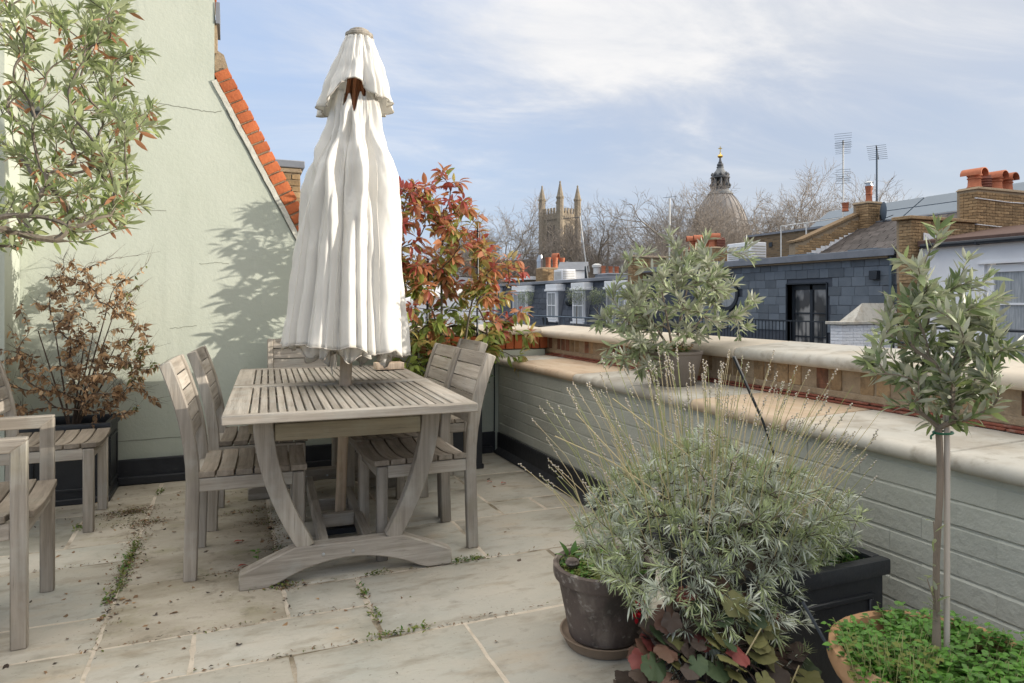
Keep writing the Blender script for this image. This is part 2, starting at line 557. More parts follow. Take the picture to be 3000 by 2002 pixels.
M['dark_opening'] = mat('dark_louvre', (.05, .045, .04), (.085, .075, .06), scale=2, stretch=(1, 1, 12), rough=.9)
M['dome_lead'] = mat('dome_lead', (.235, .215, .20), (.30, .275, .25), scale=.25, rough=.75, layers=[(.3, .55, .8, (.19, .17, .155), (1, 1, .15), .6)])
M['lantern_stone'] = mat('weathered_lantern_stone', (.085, .09, .095), (.15, .15, .15), scale=.5, rough=.85, layers=[(1.2, .5, .8, (.06, .062, .066), (1, 1, .4), .7)])
M['lantern_pale'] = mat('pale_lantern_moulding', (.24, .245, .24), (.17, .175, .175), scale=.7, rough=.8)
M['gold'] = mat('gilded_metal', (.80, .52, .14), rough=.3, metal=1)
M['clock_face'] = mat('pale_clock_face', (.52, .58, .66), rough=.5)
M['bark'] = mat('grey_bark', (.20, .17, .135), (.13, .11, .085), scale=20, stretch=(1, 1, .3), coord='obj', rough=.9, bump=.6, bscale=40)
M['bark_dark'] = mat('dark_twig', (.075, .055, .042), (.11, .08, .06), scale=25, coord='obj', rough=.9)
M['bark_olive'] = mat('olive_bark', (.24, .195, .15), (.16, .13, .10), scale=20, stretch=(1, 1, .3), coord='obj', rough=.9, bump=.5, bscale=50)
M['bark_plane'] = mat('plane_tree_bark', (.30, .26, .21), (.42, .37, .29), scale=.6, rough=.9)
M['twig_plane'] = mat('plane_tree_twigs', (.33, .285, .24), (.27, .23, .19), scale=.5, rough=.95)


def leafmat(name, col, col2, back=None, trans=.3, rough=.45, var=.2, spec=.35):
    return mat(name, col, col2, scale=9, coord='pos', rough=rough, trans=trans, back=back, var=var, spec=spec)


M['ph_red'] = leafmat('photinia_red', (.52, .11, .10), (.44, .13, .09), rough=.3, trans=.42)
M['ph_orange'] = leafmat('photinia_copper', (.60, .29, .14), (.52, .21, .11), rough=.3, trans=.42)
M['ph_olive'] = leafmat('photinia_olive', (.46, .41, .13), (.50, .36, .13), rough=.3, trans=.42)
M['ph_green'] = leafmat('photinia_green', (.36, .43, .11), (.28, .37, .09), rough=.3, trans=.42)
M['sal_green'] = leafmat('left_leaf_green', (.27, .33, .10), (.20, .27, .08), back=(.28, .33, .16))
M['sal_pale'] = leafmat('left_leaf_pale', (.42, .46, .21), (.34, .39, .155), back=(.36, .40, .23))
M['sal_rust'] = leafmat('left_leaf_rust', (.50, .24, .12), (.38, .18, .09))
M['ol_green'] = leafmat('olive_leaf_green', (.19, .245, .09), (.13, .18, .07), back=(.38, .40, .30), trans=.18)
M['ol_grey'] = leafmat('olive_leaf_grey', (.27, .315, .16), (.21, .255, .12), back=(.42, .43, .34), trans=.18)
M['ol_lime'] = leafmat('olive_leaf_young', (.28, .33, .12), (.22, .27, .095), back=(.38, .41, .26), trans=.25)
M['ledge_pale'] = leafmat('ledge_olive_pale', (.34, .365, .22), (.27, .30, .17), back=(.45, .46, .35), trans=.2)
M['dead_a'] = leafmat('dead_leaf_tan', (.54, .35, .19), (.42, .26, .14), trans=.4, rough=.8)
M['dead_b'] = leafmat('dead_leaf_dark', (.22, .14, .085), (.28, .18, .105), trans=.25, rough=.85)
M['dead_c'] = leafmat('dead_leaf_pale', (.66, .49, .31), (.57, .40, .24), trans=.4, rough=.8)
M['dead_g'] = leafmat('fading_green_leaf', (.20, .22, .075), (.16, .17, .06))
M['lav_a'] = leafmat('lavender_grey', (.43, .465, .375), (.36, .40, .31), trans=.15, rough=.7, spec=.2)
M['lav_b'] = leafmat('lavender_green', (.37, .425, .22), (.31, .36, .19), trans=.15, rough=.7, spec=.2)
M['lav_c'] = leafmat('lavender_pale', (.52, .545, .46), (.45, .475, .39), trans=.15, rough=.7, spec=.2)
M['straw'] = mat('dry_flower_stalk', (.56, .455, .28), (.46, .40, .21), scale=12, rough=.8)
M['stalk_green'] = mat('green_flower_stalk', (.27, .31, .115), (.34, .33, .15), scale=12, rough=.8)
M['spike'] = mat('faded_flower_head', (.36, .32, .28), (.46, .42, .36), scale=60, rough=.9)
M['heu_dark'] = leafmat('heuchera_dark', (.055, .042, .035), (.085, .06, .045), rough=.6, trans=.12, var=.35)
M['heu_brown'] = leafmat('heuchera_brown', (.16, .085, .06), (.12, .075, .05), rough=.6, trans=.12)
M['heu_red'] = leafmat('heuchera_red', (.24, .055, .05), (.30, .10, .08), rough=.55, trans=.2)
M['heu_green'] = leafmat('heuchera_olive', (.16, .165, .06), (.20, .185, .075), rough=.6, trans=.2)
M['heu_deep'] = leafmat('heuchera_deep_green', (.045, .075, .035), (.07, .10, .045), rough=.6, trans=.15)
M['herb_a'] = leafmat('bright_herb', (.115, .26, .035), (.08, .20, .03), trans=.35)
M['herb_b'] = leafmat('mid_herb', (.06, .15, .025), (.09, .19, .035), trans=.3)
M['moss'] = leafmat('mossy_herb', (.17, .19, .045), (.12, .15, .035), trans=.25, rough=.8)
M['flower_red'] = leafmat('red_petal', (.45, .02, .03), (.36, .015, .025), trans=.2)
M['flower_pink'] = leafmat('pink_petal', (.50, .06, .14), (.40, .04, .1), trans=.2)
M['seam'] = mat('canvas_seam', (.74, .70, .63), rough=.9)
M['tie_green'] = mat('green_plant_tie', (.015, .11, .06), rough=.4)
M['bamboo'] = mat('grey_bamboo_cane', (.48, .43, .37), (.40, .355, .30), scale=20, stretch=(1, 1, .2), rough=.6)
M['crack'] = mat('hairline_crack', (.20, .205, .165), rough=1)

# ------------------------------------------------------------------ ground and terrace floor
g = MB().bx(-900, 900, -300, 1500, -9.4, -9.0).build('ground', M['asphalt'])
tag(g, 'grey street level far below the roofs', None, None, 'structure')

YB = 4.92        # rendered back walls
XW = 1.90        # right hand parapet, inner face
bm_ = MB()
bm_.bx(-2.6, 3.0, -3.2, 5.3, -9.0, -.06)
tag(bm_.build('terrace_building', M['stock_brick']), 'brick house carrying the roof terrace', None, None, 'structure')

floor = MB().bx(-2.6, XW, -3.0, YB, -.06, -.0035).build('terrace_floor', M['mortar_cream'])
tag(floor, 'cream mortar bed between the terrace paving slabs', None, None, 'structure')
slabs = [(-.12, .48, 2.33, 2.61), (.19, .48, 2.61, 2.885), (.48, 1.36, 2.33, 2.885), (-.42, .19, 2.61, 3.15), (-.42, .19, 3.15, 4.0),
         (-1.02, -.42, 2.61, 2.88), (-1.02, -.42, 2.88, 3.46), (-1.02, -.42, 3.46, 3.73), (-.72, -.42, 3.73, 4.28), (-1.32, -.72, 3.73, 4.28),
         (.19, 1.07, 2.885, 3.44), (1.07, 1.87, 2.885, 3.44), (.19, .77, 3.44, 4.0), (.77, 1.36, 3.44, 4.0), (1.36, 1.62, 3.44, 3.68),
         (1.62, 1.87, 3.44, 3.68), (1.36, 1.87, 3.68, 4.28), (-.42, .19, 4.0, 4.56), (.19, .77, 4.0, 4.56), (.77, 1.36, 4.0, 4.56),
         (1.36, 1.87, 4.28, 4.9), (-1.02, -.42, 4.28, 4.56), (-1.32, -1.02, 4.28, 4.9), (-1.02, -.41, 4.56, 4.9), (-.41, .19, 4.56, 4.9), (.19, .77, 4.56, 4.9), (.77, 1.36, 4.56, 4.9),
         (.18, .77, 1.76, 2.33), (.77, 1.36, 1.76, 2.33), (-.42, .18, 1.76, 2.33), (-1.02, -.42, 2.05, 2.61), (-.42, -.12, 2.33, 2.61),
         (1.36, 1.87, 2.33, 2.885), (1.36, 1.87, 1.76, 2.33), (-1.62, -1.02, 2.33, 3.15), (-1.62, -1.02, 3.15, 3.73), (-1.92, -1.32, 3.73, 4.28), (-1.92, -1.32, 4.28, 4.9),
         (-1.02, -.42, 1.48, 2.05), (-.42, .18, 1.2, 1.76), (.18, 1.07, 1.2, 1.76), (1.07, 1.87, 1.2, 1.76), (-1.62, -1.02, 1.48, 2.33), (1.07, 1.87, .6, 1.2), (.18, 1.07, .6, 1.2), (-.72, .18, .6, 1.2)]
brown = {3, 4, 17, 22, 24, 21, 8, 18, 23}
for i, (x0, x1, y0, y1) in enumerate(slabs):
    g_ = .0065
    z = rng.uniform(-.0015, .002)
    j = lambda: rng.uniform(-.0042, .003)
    lo_, hi_ = [], []
    n = 7
    ring = []
    for a, b in (((x0 + g_, y0 + g_), (x1 - g_, y0 + g_)), ((x1 - g_, y0 + g_), (x1 - g_, y1 - g_)), ((x1 - g_, y1 - g_), (x0 + g_, y1 - g_)), ((x0 + g_, y1 - g_), (x0 + g_, y0 + g_))):
        for k in range(n):
            t = k / n
            ring.append((a[0] + (b[0] - a[0]) * t + j(), a[1] + (b[1] - a[1]) * t + j()))
    cx, cy = (x0 + x1) / 2, (y0 + y1) / 2
    m = MB()
    ins = [((px - cx) * (1 - .007 / (abs(x1 - x0) / 2)) + cx, (py - cy) * (1 - .007 / (abs(y1 - y0) / 2)) + cy) for px, py in ring]
    k = len(ring)
    m.add([(px, py, -.03) for px, py in ring] + [(px, py, z - .005) for px, py in ring] + [(px, py, z) for px, py in ins],
          [(a, (a + 1) % k, k + (a + 1) % k, k + a) for a in range(k)] + [(k + a, k + (a + 1) % k, 2 * k + (a + 1) % k, 2 * k + a) for a in range(k)] + [tuple(range(2 * k, 3 * k))])
    m.build('paving_slab', M['paving_brown'] if i in brown else M['paving'], floor)

# ------------------------------------------------------------------ gable wall on the left
gab = thing('gable_wall', 'tall pale sage green rendered gable wall with a sloping orange brick edge', 'wall', (0, YB, 0))
P = [(-2.6, -.05), (.86, -.05), (.86, .90), (.70, 1.075), (.426, 1.595), (-.091, 2.584), (-.108, 2.62), (-.108, 3.16), (-2.6, 3.16)]
MB().prism(P, 1, 0, .30).build('render', M['sage'], gab)
MB().bx(-2.6, -1.18, -.30, -.003, -.05, 3.16).build('pier', M['sage'], gab)
MB().bx(-1.18, .86, -.028, .0, .0, .155).bx(-1.18, .86, -.06, -.028, .0, .05).build('skirting', M['black_membrane'], gab, bevel=.006)
m = MB()
d = Vector((.426 + .091, 0, 1.595 - 2.584))
Ls = d.length
d.normalize()
nrm = Vector((-d.z, 0, d.x))          # outward, to the upper right
A = Vector((-.091, 0, 2.60))
# fillet of cement along the slope, standing slightly proud
m.ribbon([(A.x + d.x * t - nrm.x * .012 + rng.uniform(-.003, .003), A.z + d.z * t - nrm.z * .012) for t in np.linspace(-.02, 1.62, 40)], .032, 1, -.012, .02)
m.build('cement_fillet', M['cement'], gab)
MB().ribbon([(A.x + d.x * t + nrm.x * .0 - nrm.x * .034, A.z + d.z * t - nrm.z * .034) for t in [0.18 + .045 * q for q in range(32)]], .007, 1, -.003, .004).build('crack', M['crack'], gab)
m = MB()
m.prism([(A.x + nrm.x * -.005, A.z - nrm.z * .005), (A.x + d.x * 1.62, A.z + d.z * 1.62), (A.x + d.x * 1.62 + nrm.x * .09, A.z + d.z * 1.62 + nrm.z * .09), (A.x + nrm.x * .09 - d.x * .08, A.z + nrm.z * .09 - d.z * .08)], 1, .014, .29)
m.build('mortar', M['mortar_brown'], gab)
bmesh_brick = MB().box((0, 0, 0), (.098, .31, .062)).mesh('coping_brick', M['terracotta_brick'], bevel=.007, segs=2)
ang = math.atan2(nrm.x, nrm.z)
for i in range(21):
    t = -.035 + i * .0745
    p = A + d * t + nrm * .058
    o = place('coping_brick', bmesh_brick, gab)
    # local x along the outward normal, local z along the slope
    Rm = Matrix(((nrm.x, 0, -d.x), (0, 1, 0), (nrm.z, 0, -d.z)))
    o.matrix_basis = Matrix.Translation(p + Vector((0, .155 + rng.uniform(-.004, .004), 0))) @ Rm.to_4x4() @ Matrix.Rotation(rng.uniform(-.03, .03), 4, 'Y')
    o.scale = (1, 1, rng.uniform(.95, 1.04))
MB().prism([(-.108, 2.74), (-.098, 2.62), (-.07, 2.58), (-.02, 2.70), (-.05, 2.80), (-.10, 2.83)], 1, .03, .27).build('slope_mortar', M['mortar_brown'], gab)
MB().bx(-.108, -.092, .02, .28, 2.80, 3.02).build('brick_return', M['mortar_brown'], gab)
MB().bx(-.10, -.075, -.01, .30, 2.99, 3.13).build('lead_flashing', M['lead'], gab)
cb = MB().box((0, 0, 0), (.205, .32, .06)).mesh('ridge_brick', M['terracotta_brick'], bevel=.006)
for i in range(7):
    place('coping_brick', cb, gab, (-.2 - .215 * i, .15, 3.193))

def crack(pts, w=.004):
    mm = MB()
    q = []
    for a, b in zip(pts, pts[1:]):
        for k in range(6):
            t = k / 6
            q.append((a[0] + (b[0] - a[0]) * t + rng.uniform(-.003, .003), a[1] + (b[1] - a[1]) * t + rng.uniform(-.004, .004)))
    mm.ribbon(q, w, 1, -.0015, .003)
    mm.build('crack', M['crack'], gab)


crack([(-.56, 2.44), (-.42, 2.425), (-.30, 2.415), (-.2, 2.405), (-.11, 2.40), (-.055, 2.42)])
crack([(-.62, 1.735), (-.5, 1.74), (-.37, 1.735)], .003)
crack([(-.20, 1.40), (-.1, 1.41), (0, 1.40)], .003)
crack([(-.37, .98), (-.28, .985), (-.20, 1.0)], .003)
crack([(-.72, .27), (-.3, .275), (0.2, .27)], .003)

# ------------------------------------------------------------------ low back wall and the right hand parapet
def nosed_stone(name, length, x0, x1, z0, zt0, zt1, m_, parent, loc, axis='y', bev=.004):
    """coping stone with a rounded front edge at x0; its top runs from zt0 (front) to zt1 (back)"""
    r = (zt0 - z0) / 2
    poly = [(x0 + r - r * math.cos(a), z0 + r - r * math.sin(a) * 1.0) for a in [math.pi / 2 * k / 5 for k in range(5, -1, -1)]]
    poly += [(x0 + r - r * math.cos(a), z0 + r + r * math.sin(a)) for a in [math.pi / 2 * k / 5 for k in range(1, 6)]]
    poly += [(x1, zt1), (x1, z0)]
    mm = MB().prism(poly, 1, -length / 2 + .0035, length / 2 - .0035)
    o = mm.build(name, m_, parent, bevel=bev, loc=loc)
    if axis == 'x':
        o.rotation_euler = (0, 0, math.pi / 2)
    return o


back = thing('back_parapet', 'low back wall behind the photinia, sage render below, orange bricks under a stone coping', 'wall', (0, YB, 0))
MB().bx(.862, 2.3, 0.0, .28, -.05, .775).build('render', M['sage'], back)
MB().bx(.862, 2.3, .03, .27, .775, .9).build('mortar', M['mortar_brown'], back)
hb = MB().box((0, 0, 0), (.064, .1, .105)).mesh('header_brick', M['terracotta_brick'], bevel=.005, segs=2)
for i in range(20):
    place('brick', hb, back, (.90 + .0735 * i, .057 + rng.uniform(-.004, .004), .836))
MB().bx(.862, 1.87, -.028, 0, 0, .155).bx(.862, 1.84, -.06, -.028, 0, .05).build('skirting', M['black_membrane'], back, bevel=.006)
x = .66
for i, Lq in enumerate((.55, .62, .42)):
    nosed_stone('coping_stone', Lq, -.06, .34, .895, .948, .965, M['coping_a'], back, (x + Lq / 2, 0, 0), 'x')
    x += Lq

Y0, Y1 = -1.2, YB
par = thing('right_parapet', 'right hand parapet with green painted bricks, a stone ledge and a higher stone coping', 'wall', (XW, 0, 0))
MB().bx(.0035, .75, Y0, Y1 - .003, -.05, .672).build('core', M['sage_brick'], par)
def painted_brick(L):
    c = .006
    return MB().prism([(-.013, -.0355 + c), (-.013 + c, -.0355), (.013, -.0355), (.013, .0355), (-.013 + c, .0355), (-.013, .0355 - c)], 1, -L / 2, L / 2).mesh('painted_brick', M['sage_brick'])


bk = [painted_brick(.217)]
nb = 0
for r in range(7):
    z = .19 + r * .0715
    y = Y1 - .02 - (.11 if r % 2 else 0)
    k = 0
    while y > .35:
        me = bk[0]
        w = .217
        o = place('brick', me, par, (.0125 + rng.uniform(-.0016, .0014), y - w / 2, z + rng.uniform(-.0012, .0012)))
        y -= w + .0006
        nb += 1
MB().bx(-.002, .02, Y0, .38, .155, .672).build('render_band', M['sage_brick'], par)
MB().bx(-.016, .0, Y0, Y1 - .03, 0, .15).add([(-.016, Y0, .045), (-.06, Y0, .006), (-.016, Y0, 0), (-.016, Y1 - .06, .045), (-.06, Y1 - .06, .006), (-.016, Y1 - .06, 0)], [(0, 1, 2), (3, 5, 4), (0, 3, 4, 1), (1, 4, 5, 2), (0, 2, 5, 3)]).build('skirting', M['black_membrane'], par)
# ledge stones
y = Y1 - .004
pal = ['coping_c', 'coping_b', 'coping_b', 'coping_c', 'coping_c', 'coping_b', 'coping_c', 'coping_c', 'coping_b', 'coping_c', 'coping_a', 'coping_c']
for i, Lq in enumerate((.36, .40, .55, .62, .50, .56, .60, .55, .5, .6, .6, .5)):
    nosed_stone('ledge_stone', Lq, -.035, .425, .672, .722, .732, M[pal[i]], par, (0, y - Lq / 2, 0))
    y -= Lq
# upper wall
XP = .42
MB().bx(XP + .005, XP + .27, Y0, Y1 + .2, .70, .872).build('mortar', M['mortar_brown'], par)
MB().bx(XP - .004, XP + .03, Y0, Y1 - .005, .752, .782).build('mortar_band', M['mortar_brown'], par, bevel=.004)
ct = MB()
y = Y1 - .01
while y > Y0:
    w = rng.uniform(.14, .24)
    for k, (zz, xo) in enumerate(((.738, -.022), (.7495, -.012))):
        me = MB().box((0, 0, 0), (.06, w - .006, .009)).mesh('creasing_tile', M['creasing_tile'], bevel=.002)
        place('creasing_tile', me, par, (XP + .03 + xo + rng.uniform(-.004, .004), y - w / 2 - (.07 if k else 0), zz + rng.uniform(-.001, .001)))
    y -= w
sb = [MB().box((0, 0, 0), (.1, .067, .1)).mesh('soldier_brick', M[q], bevel=.009, segs=2) for q in ('red_stock_brick', 'brown_soldier_brick')]
y = Y1 - .05
while y > .2:
    red = rng.random() < (.75 if y > 3.2 else .12)
    o = place('brick', sb[0 if red else 1], par, (XP + .053 + rng.uniform(-.006, .006), y, .829 + rng.uniform(-.003, .003)), rz=rng.uniform(-.05, .05))
    o.scale = (1, rng.uniform(.86, 1.08), rng.uniform(.93, 1.03))
    y -= .0745
y = Y1 + .335
for i, Lq in enumerate((.82, .86, .9, .88, .92, .9, .9)):
    nosed_stone('coping_stone', Lq, XP - .055, XP + .30, .872, .928, .952, M['coping_a' if i % 3 else 'coping_c'] if i not in (0, 1) else M['coping_a'], par, (0, y - Lq / 2, 0))
    y -= Lq
tag(MB().tube([(1.866, YB - .012, .155), (1.868, YB - .012, .4), (1.866, YB - .012, .68), (1.85, YB - .02, .73), (1.864, YB - .016, .95), (1.87, YB - .02, .97)], .005, 6).build('cable', M['black_metal']),
    'thin black cable running up the corner of the two walls', 'cable')

wl = thing('wall_light', 'small dark wall light on the green wall behind the leaves at the left', 'wall light', (-1.10, YB, 2.33))
MB().bx(-.03, .03, -.015, 0, -.06, .06).build('backplate', M['black_metal'], wl, bevel=.004)
MB().prism([(-.14, .045), (-.015, .045), (-.015, -.03), (-.11, -.015)], 0, -.05, .05).build('head', M['lead'], wl, bevel=.006)

# ------------------------------------------------------------------ table
TB = thing('dining_table', 'weathered grey teak table with slatted top and curved trestle legs', 'table', (.49, 3.585, 0), rad(-2.6))
HW, HL, ZT = .485, .93, .735
wx, wy, wz = M['wood_x'], M['wood_y'], M['wood_z']
for s in (-1, 1):
    MB().bx(s * HW - (.09 if s > 0 else 0), s * HW + (.09 if s < 0 else 0), -HL + .046, -.022, ZT - .028, ZT).build('side_board', wy, TB, bevel=.003)
    MB().bx(s * HW - (.09 if s > 0 else 0), s * HW + (.09 if s < 0 else 0), .022, HL - .046, ZT - .028, ZT).build('side_board', wy, TB, bevel=.003)
for y0, y1, zz in ((-HL, -HL + .045, .0006), (HL - .045, HL, .0006), (-.047, -.0025, .003), (.0025, .047, .003)):
    MB().bx(-HW, HW, y0, y1, ZT - .034, ZT + zz).build('end_rail', wx, TB, bevel=.004)
n = 23
pitch = (2 * HW - .18 - .006) / n
sl = MB().box((0, 0, 0), (pitch - .0075, HL - .096, .018)).mesh('slat', wy, bevel=.002)
for i in range(n):
    for yc in (-(HL + .002) / 2, (HL + .002) / 2):
        place('slat', sl, TB, (-HW + .093 + pitch * (i + .5), yc, ZT - .0115 + rng.uniform(-.0008, .0008)))
for yy in (-.7, -.25, .25, .7):
    MB().bx(-HW + .05, HW - .05, yy - .03, yy + .03, ZT - .05, ZT - .0215).build('batten', wx, TB)
for s in (-1, 1):
    yf = s * .66
    # arched foot
    top, bot = [], []
    for k in range(25):
        u = -1 + 2 * k / 24
        a = abs(u)
        zt = .15 if a < .52 else .15 - (a - .52) / .48 * .085
        zb = .085 * max(0, 1 - (a / .72) ** 2) if a < .72 else 0.0
        top.append((u * .435, zt))
        bot.append((u * .435, zb))
    MB().prism(bot + top[::-1], 1, yf - .034, yf + .034).build('foot', wx, TB, bevel=.005)
    for q in (-1, 1):
        pts = []
        for k in range(11):
            t = k / 10
            z = .142 + t * (.69 - .142)
            xx = .175 + (.345 - .175) * (1 - (1 - t) ** 1.9)
            pts.append((q * xx, z, .066 + .012 * t))
        MB().ribbon(pts, .07, 1, yf - .0275, yf + .0275).build('leg', wz, TB, bevel=.003)
    MB().bx(-.30, .30, yf - .018, yf + .018, .585, .655).build('apron', M['wood_green'], TB, bevel=.003)
    MB().bx(-.40, .40, yf - s * .005 - .06 * s - .022, yf - .06 * s + .022, .64, ZT - .053).build('top_bearer', M['wood_under'], TB, bevel=.003)
    for q in (-1, 1):
        MB().prism([(q * .30, .60), (q * .40, .615), (q * .40, .678), (q * .30, .678)], 1, yf - .032 - s * .062, yf - .03 * s).build('corner_block', M['wood_green'], TB, bevel=.002)
    for q in (-.06, .06):
        MB().lathe([(.007, 0), (.006, .003), (0, .004)], 8).build('bolt', M['steel'], TB, loc=(q - .05, yf - .034, .11)).rotation_euler = (rad(90), 0, 0)
for q in (-1, 1):
    MB().bx(q * .095 - .02, q * .095 + .02, -.626, .626, .052, .112).build('stretcher', wy, TB, bevel=.003)
for yy in (-.16, .12):
    MB().bx(-.074, .074, yy - .02, yy + .02, .055, .115).build('cross_piece', wx, TB, bevel=.002)
for q in (-1, 1):
    MB().bx(q * .34 - .02, q * .34 + .02, -.6, .6, .672, .706).build('long_bearer', wy, TB, bevel=.002)

# ------------------------------------------------------------------ parasol
UM = thing('parasol', 'closed cream canvas parasol standing through the middle of the table', 'parasol', (.487, 3.50, 0))
LEAN = .034 if False else .040


def ax(z):
    return Vector((.012 + LEAN * z, 0.002 * z, z))


MB().tube([ax(.03), ax(.79)], .026, 16).build('pole', M['wood_warm'], UM)
MB().tube([ax(.73), ax(.97), ax(1.1)], [.030, .030, .029], 16).build('pole_sleeve', M['wood_pale'], UM)
MB().tube([ax(1.1), ax(2.49)], .024, 12).build('upper_pole', M['wood_red'], UM)
MB().lathe([(.0, 0), (.062, .0), (.070, .010), (.070, .022), (.060, .028), (.052, .030), (.05, .040), (.036, .048), (.0, .05)], 28).build('finial', M['wood_z'], UM, loc=ax(2.485))
MB().lathe([(.035, 0), (.05, .01), (.05, .05), (.03, .06)], 16).build('hub', M['wood_red'], UM, loc=ax(.96))
base = MB()
base.box((0, 0, .016), (.15, .11, .03))
base.tube([(0, 0, .03), (.0, 0, .07)], .034, 12)
base.build('foot_plate', M['black_metal'], UM, loc=(.012, .0, 0), bevel=.003)
for k in range(8):
    a = k / 8 * 2 * math.pi + .35
    u = Vector((math.cos(a), math.sin(a), 0))
    MB().tube([ax(1.0) + u * .085, ax(1.5) + u * .095, ax(2.1) + u * .06, ax(2.36) + u * .035], .0105, 6).build('rib', M['wood_red'], UM)


def interp(tab, z):
    for (a, b), (c, d_) in zip(tab, tab[1:]):
        if a <= z <= c:
            t = (z - a) / (c - a)
            t = t * t * (3 - 2 * t) * .5 + t * .5
            return b + (d_ - b) * t
    return tab[0][1] if z < tab[0][0] else tab[-1][1]


from mathutils import noise as mnoise


def cloth(rt, zlo, zhi, nz, nth, foldamp, hemfn, phase, seed, swag=0, ribs=8, dip=None):
    r2 = random.Random(seed)
    ph = [r2.uniform(0, 6.28) for _ in range(24)]
    wid = [r2.uniform(.75, 1.25) for _ in range(ribs)]
    dep = [r2.uniform(.5, 1.25) for _ in range(ribs)]
    mb = MB()
    vs = []
    for i in range(nz + 1):
        t = i / nz                      # 0 at the hem
        for k in range(nth):
            th = 2 * math.pi * k / nth
            z = zlo + (zhi - zlo) * t
            z = z + hemfn(th) * (1 - t) ** 2
            if dip:
                z -= dip(th) * t ** 5
            w = th + phase + .20 * math.sin(2 * th + ph[0]) + .07 * (1 - t) * math.sin(3 * th + ph[1] + 2 * t)
            c = (w * ribs / (2 * math.pi)) % 1.0
            pi_ = int(w * ribs / (2 * math.pi)) % ribs
            # between ribs the slack cloth hangs as rounded lobes; at the ribs it is drawn in
            lobe = abs(math.sin(math.pi * c)) ** .6
            r = interp(rt, z)
            amp = foldamp(t)
            r *= 1 - amp * (1 - lobe) * dep[pi_] * 1.1 + amp * .28
            # sharp secondary pleats
            pl = abs(math.sin(ribs * 1.0 * w + ph[2] + .5 * math.sin(2.2 * t + ph[3 + pi_ % 4]) + 1.1 * math.sin(2 * w + ph[4])))
            r *= 1 - amp * .5 * (1 - pl) ** 2.5 * (.3 + .7 * (1 - t) ** .6)
            r *= 1 + .022 * math.sin(23 * w + ph[5] + 3 * t) * (1 - t) + .02 * math.sin(5 * w + 9 * t + ph[6])
            if swag:
                # diagonal drag folds running from the gathered top into each panel
                b = math.exp(-((t - .80) / .17) ** 2)
                b2 = math.exp(-((t - .58) / .15) ** 2)
                r *= 1 + swag * b * (.5 * math.cos(2 * math.pi * (c - .5) * 1.4 - 11 * (t - .8) * (1 if pi_ % 2 else -1)) + .35 * math.sin(2 * math.pi * (c * 2.2 + 2.6 * t) + ph[7 + pi_]))
                r *= 1 + swag * .55 * b2 * math.sin(2 * math.pi * (c * 1.3 + (1.4 if pi_ % 2 else -1.4) * t) + ph[15 + pi_ % 8])
            r += .011 * mnoise.noise(Vector((6 * math.cos(th) + seed, 6 * math.sin(th) + 2 * z, 3.6 * z))) + .0055 * (1 - abs(mnoise.noise(Vector((9 * math.cos(th + 1.2 * z), 9 * math.sin(th + 1.2 * z) + seed, 5 * z)))) * 2) * (.3 + t) + .002 * mnoise.noise(Vector((24 * math.cos(th), 24 * math.sin(th) + seed, 22 * z)))
            p = ax(z)
            vs.append((p.x + r * math.cos(th), p.y + r * math.sin(th), p.z))
    fs = []
    for i in range(nz):
        for k in range(nth):
            a, b = i * nth + k, i * nth + (k + 1) % nth
            fs.append((a, b, b + nth, a + nth))
    mb.add(vs, fs)
    hem = [vs[k] for k in range(nth)]
    return mb, hem, [[Vector(vs[i * nth + k]) + (Vector(vs[i * nth + k]) - ax(vs[i * nth + k][2])).normalized() * .0012 for i in range(nz + 1)] for k in [int(nth * (q + .5) / ribs) for q in range(ribs)]]


def clothbuild(name, mb, hem, seams=()):
    me = mb.mesh(name, M['canvas'], angle=180)
    o = place(name, me, UM)
    s = o.modifiers.new('thickness', 'SOLIDIFY')
    s.thickness = .0025
    h = MB()
    h.tube(hem + [hem[0]], .0035, 4)
    h.build('hem', M['hem'], o)
    for sm in seams:
        MB().tube(sm, .0016, 4, caps=False).build('seam', M['seam'], o)
    return o


RT = [(.88, .314), (1.0, .300), (1.15, .280), (1.35, .260), (1.55, .240), (1.68, .226), (1.80, .206), (1.88, .182), (1.96, .146), (2.03, .128), (2.10, .120), (2.24, .09)]
mb, hem, seams = cloth(RT, .915, 2.225, 60, 288, lambda t: .12 * (1 - t) + .11 + .05 * max(0, t - .7), lambda th: .04 * math.sin(th * 1 - 2.2) - .02 * abs(math.sin(4 * th + .5)) + .008 * math.sin(11 * th), .35, 5, swag=.17, dip=lambda th: .10 * max(0, math.cos(th + 1.95)) ** 5 * (1 + .5 * math.sin(13 * th)))
clothbuild('canopy', mb, hem, seams)
# turned-under inner layer hanging below the hem
RT2 = [(.80, .205), (.95, .215), (1.3, .16)]
mb, hem, seams = cloth(RT2, .865, 1.05, 8, 200, lambda t: .38, lambda th: -.02 * math.sin(7 * th) + .03 * math.sin(th - 2.4) + .02 * math.sin(12 * th), .2, 9)
clothbuild('inner_canopy', mb, hem)
RV = [(2.0, .20), (2.13, .178), (2.22, .155), (2.32, .126), (2.42, .09), (2.48, .064)]
mb, hem, seams = cloth(RV, 2.14, 2.485, 26, 240, lambda t: .22 * (1 - t) + .08, lambda th: .03 * math.sin(th * 1.0 + 2.5) + .10 * max(0, math.cos(th + 1.95)) ** 6 - .02 * abs(math.sin(4 * th)), .1, 21)
clothbuild('vent_cap', mb, hem, seams)
for a, L_ in ((3.6, .13), (3.9, .10)):
    u = Vector((math.cos(a), math.sin(a), 0))
    MB().ribbon([(0, 0), (.004, -.05), (-.004, -.1), (.002, -L_)], .003, 1, -.012, .012).build('tie_strap', M['hem'], UM, loc=ax(.92) + u * .085)

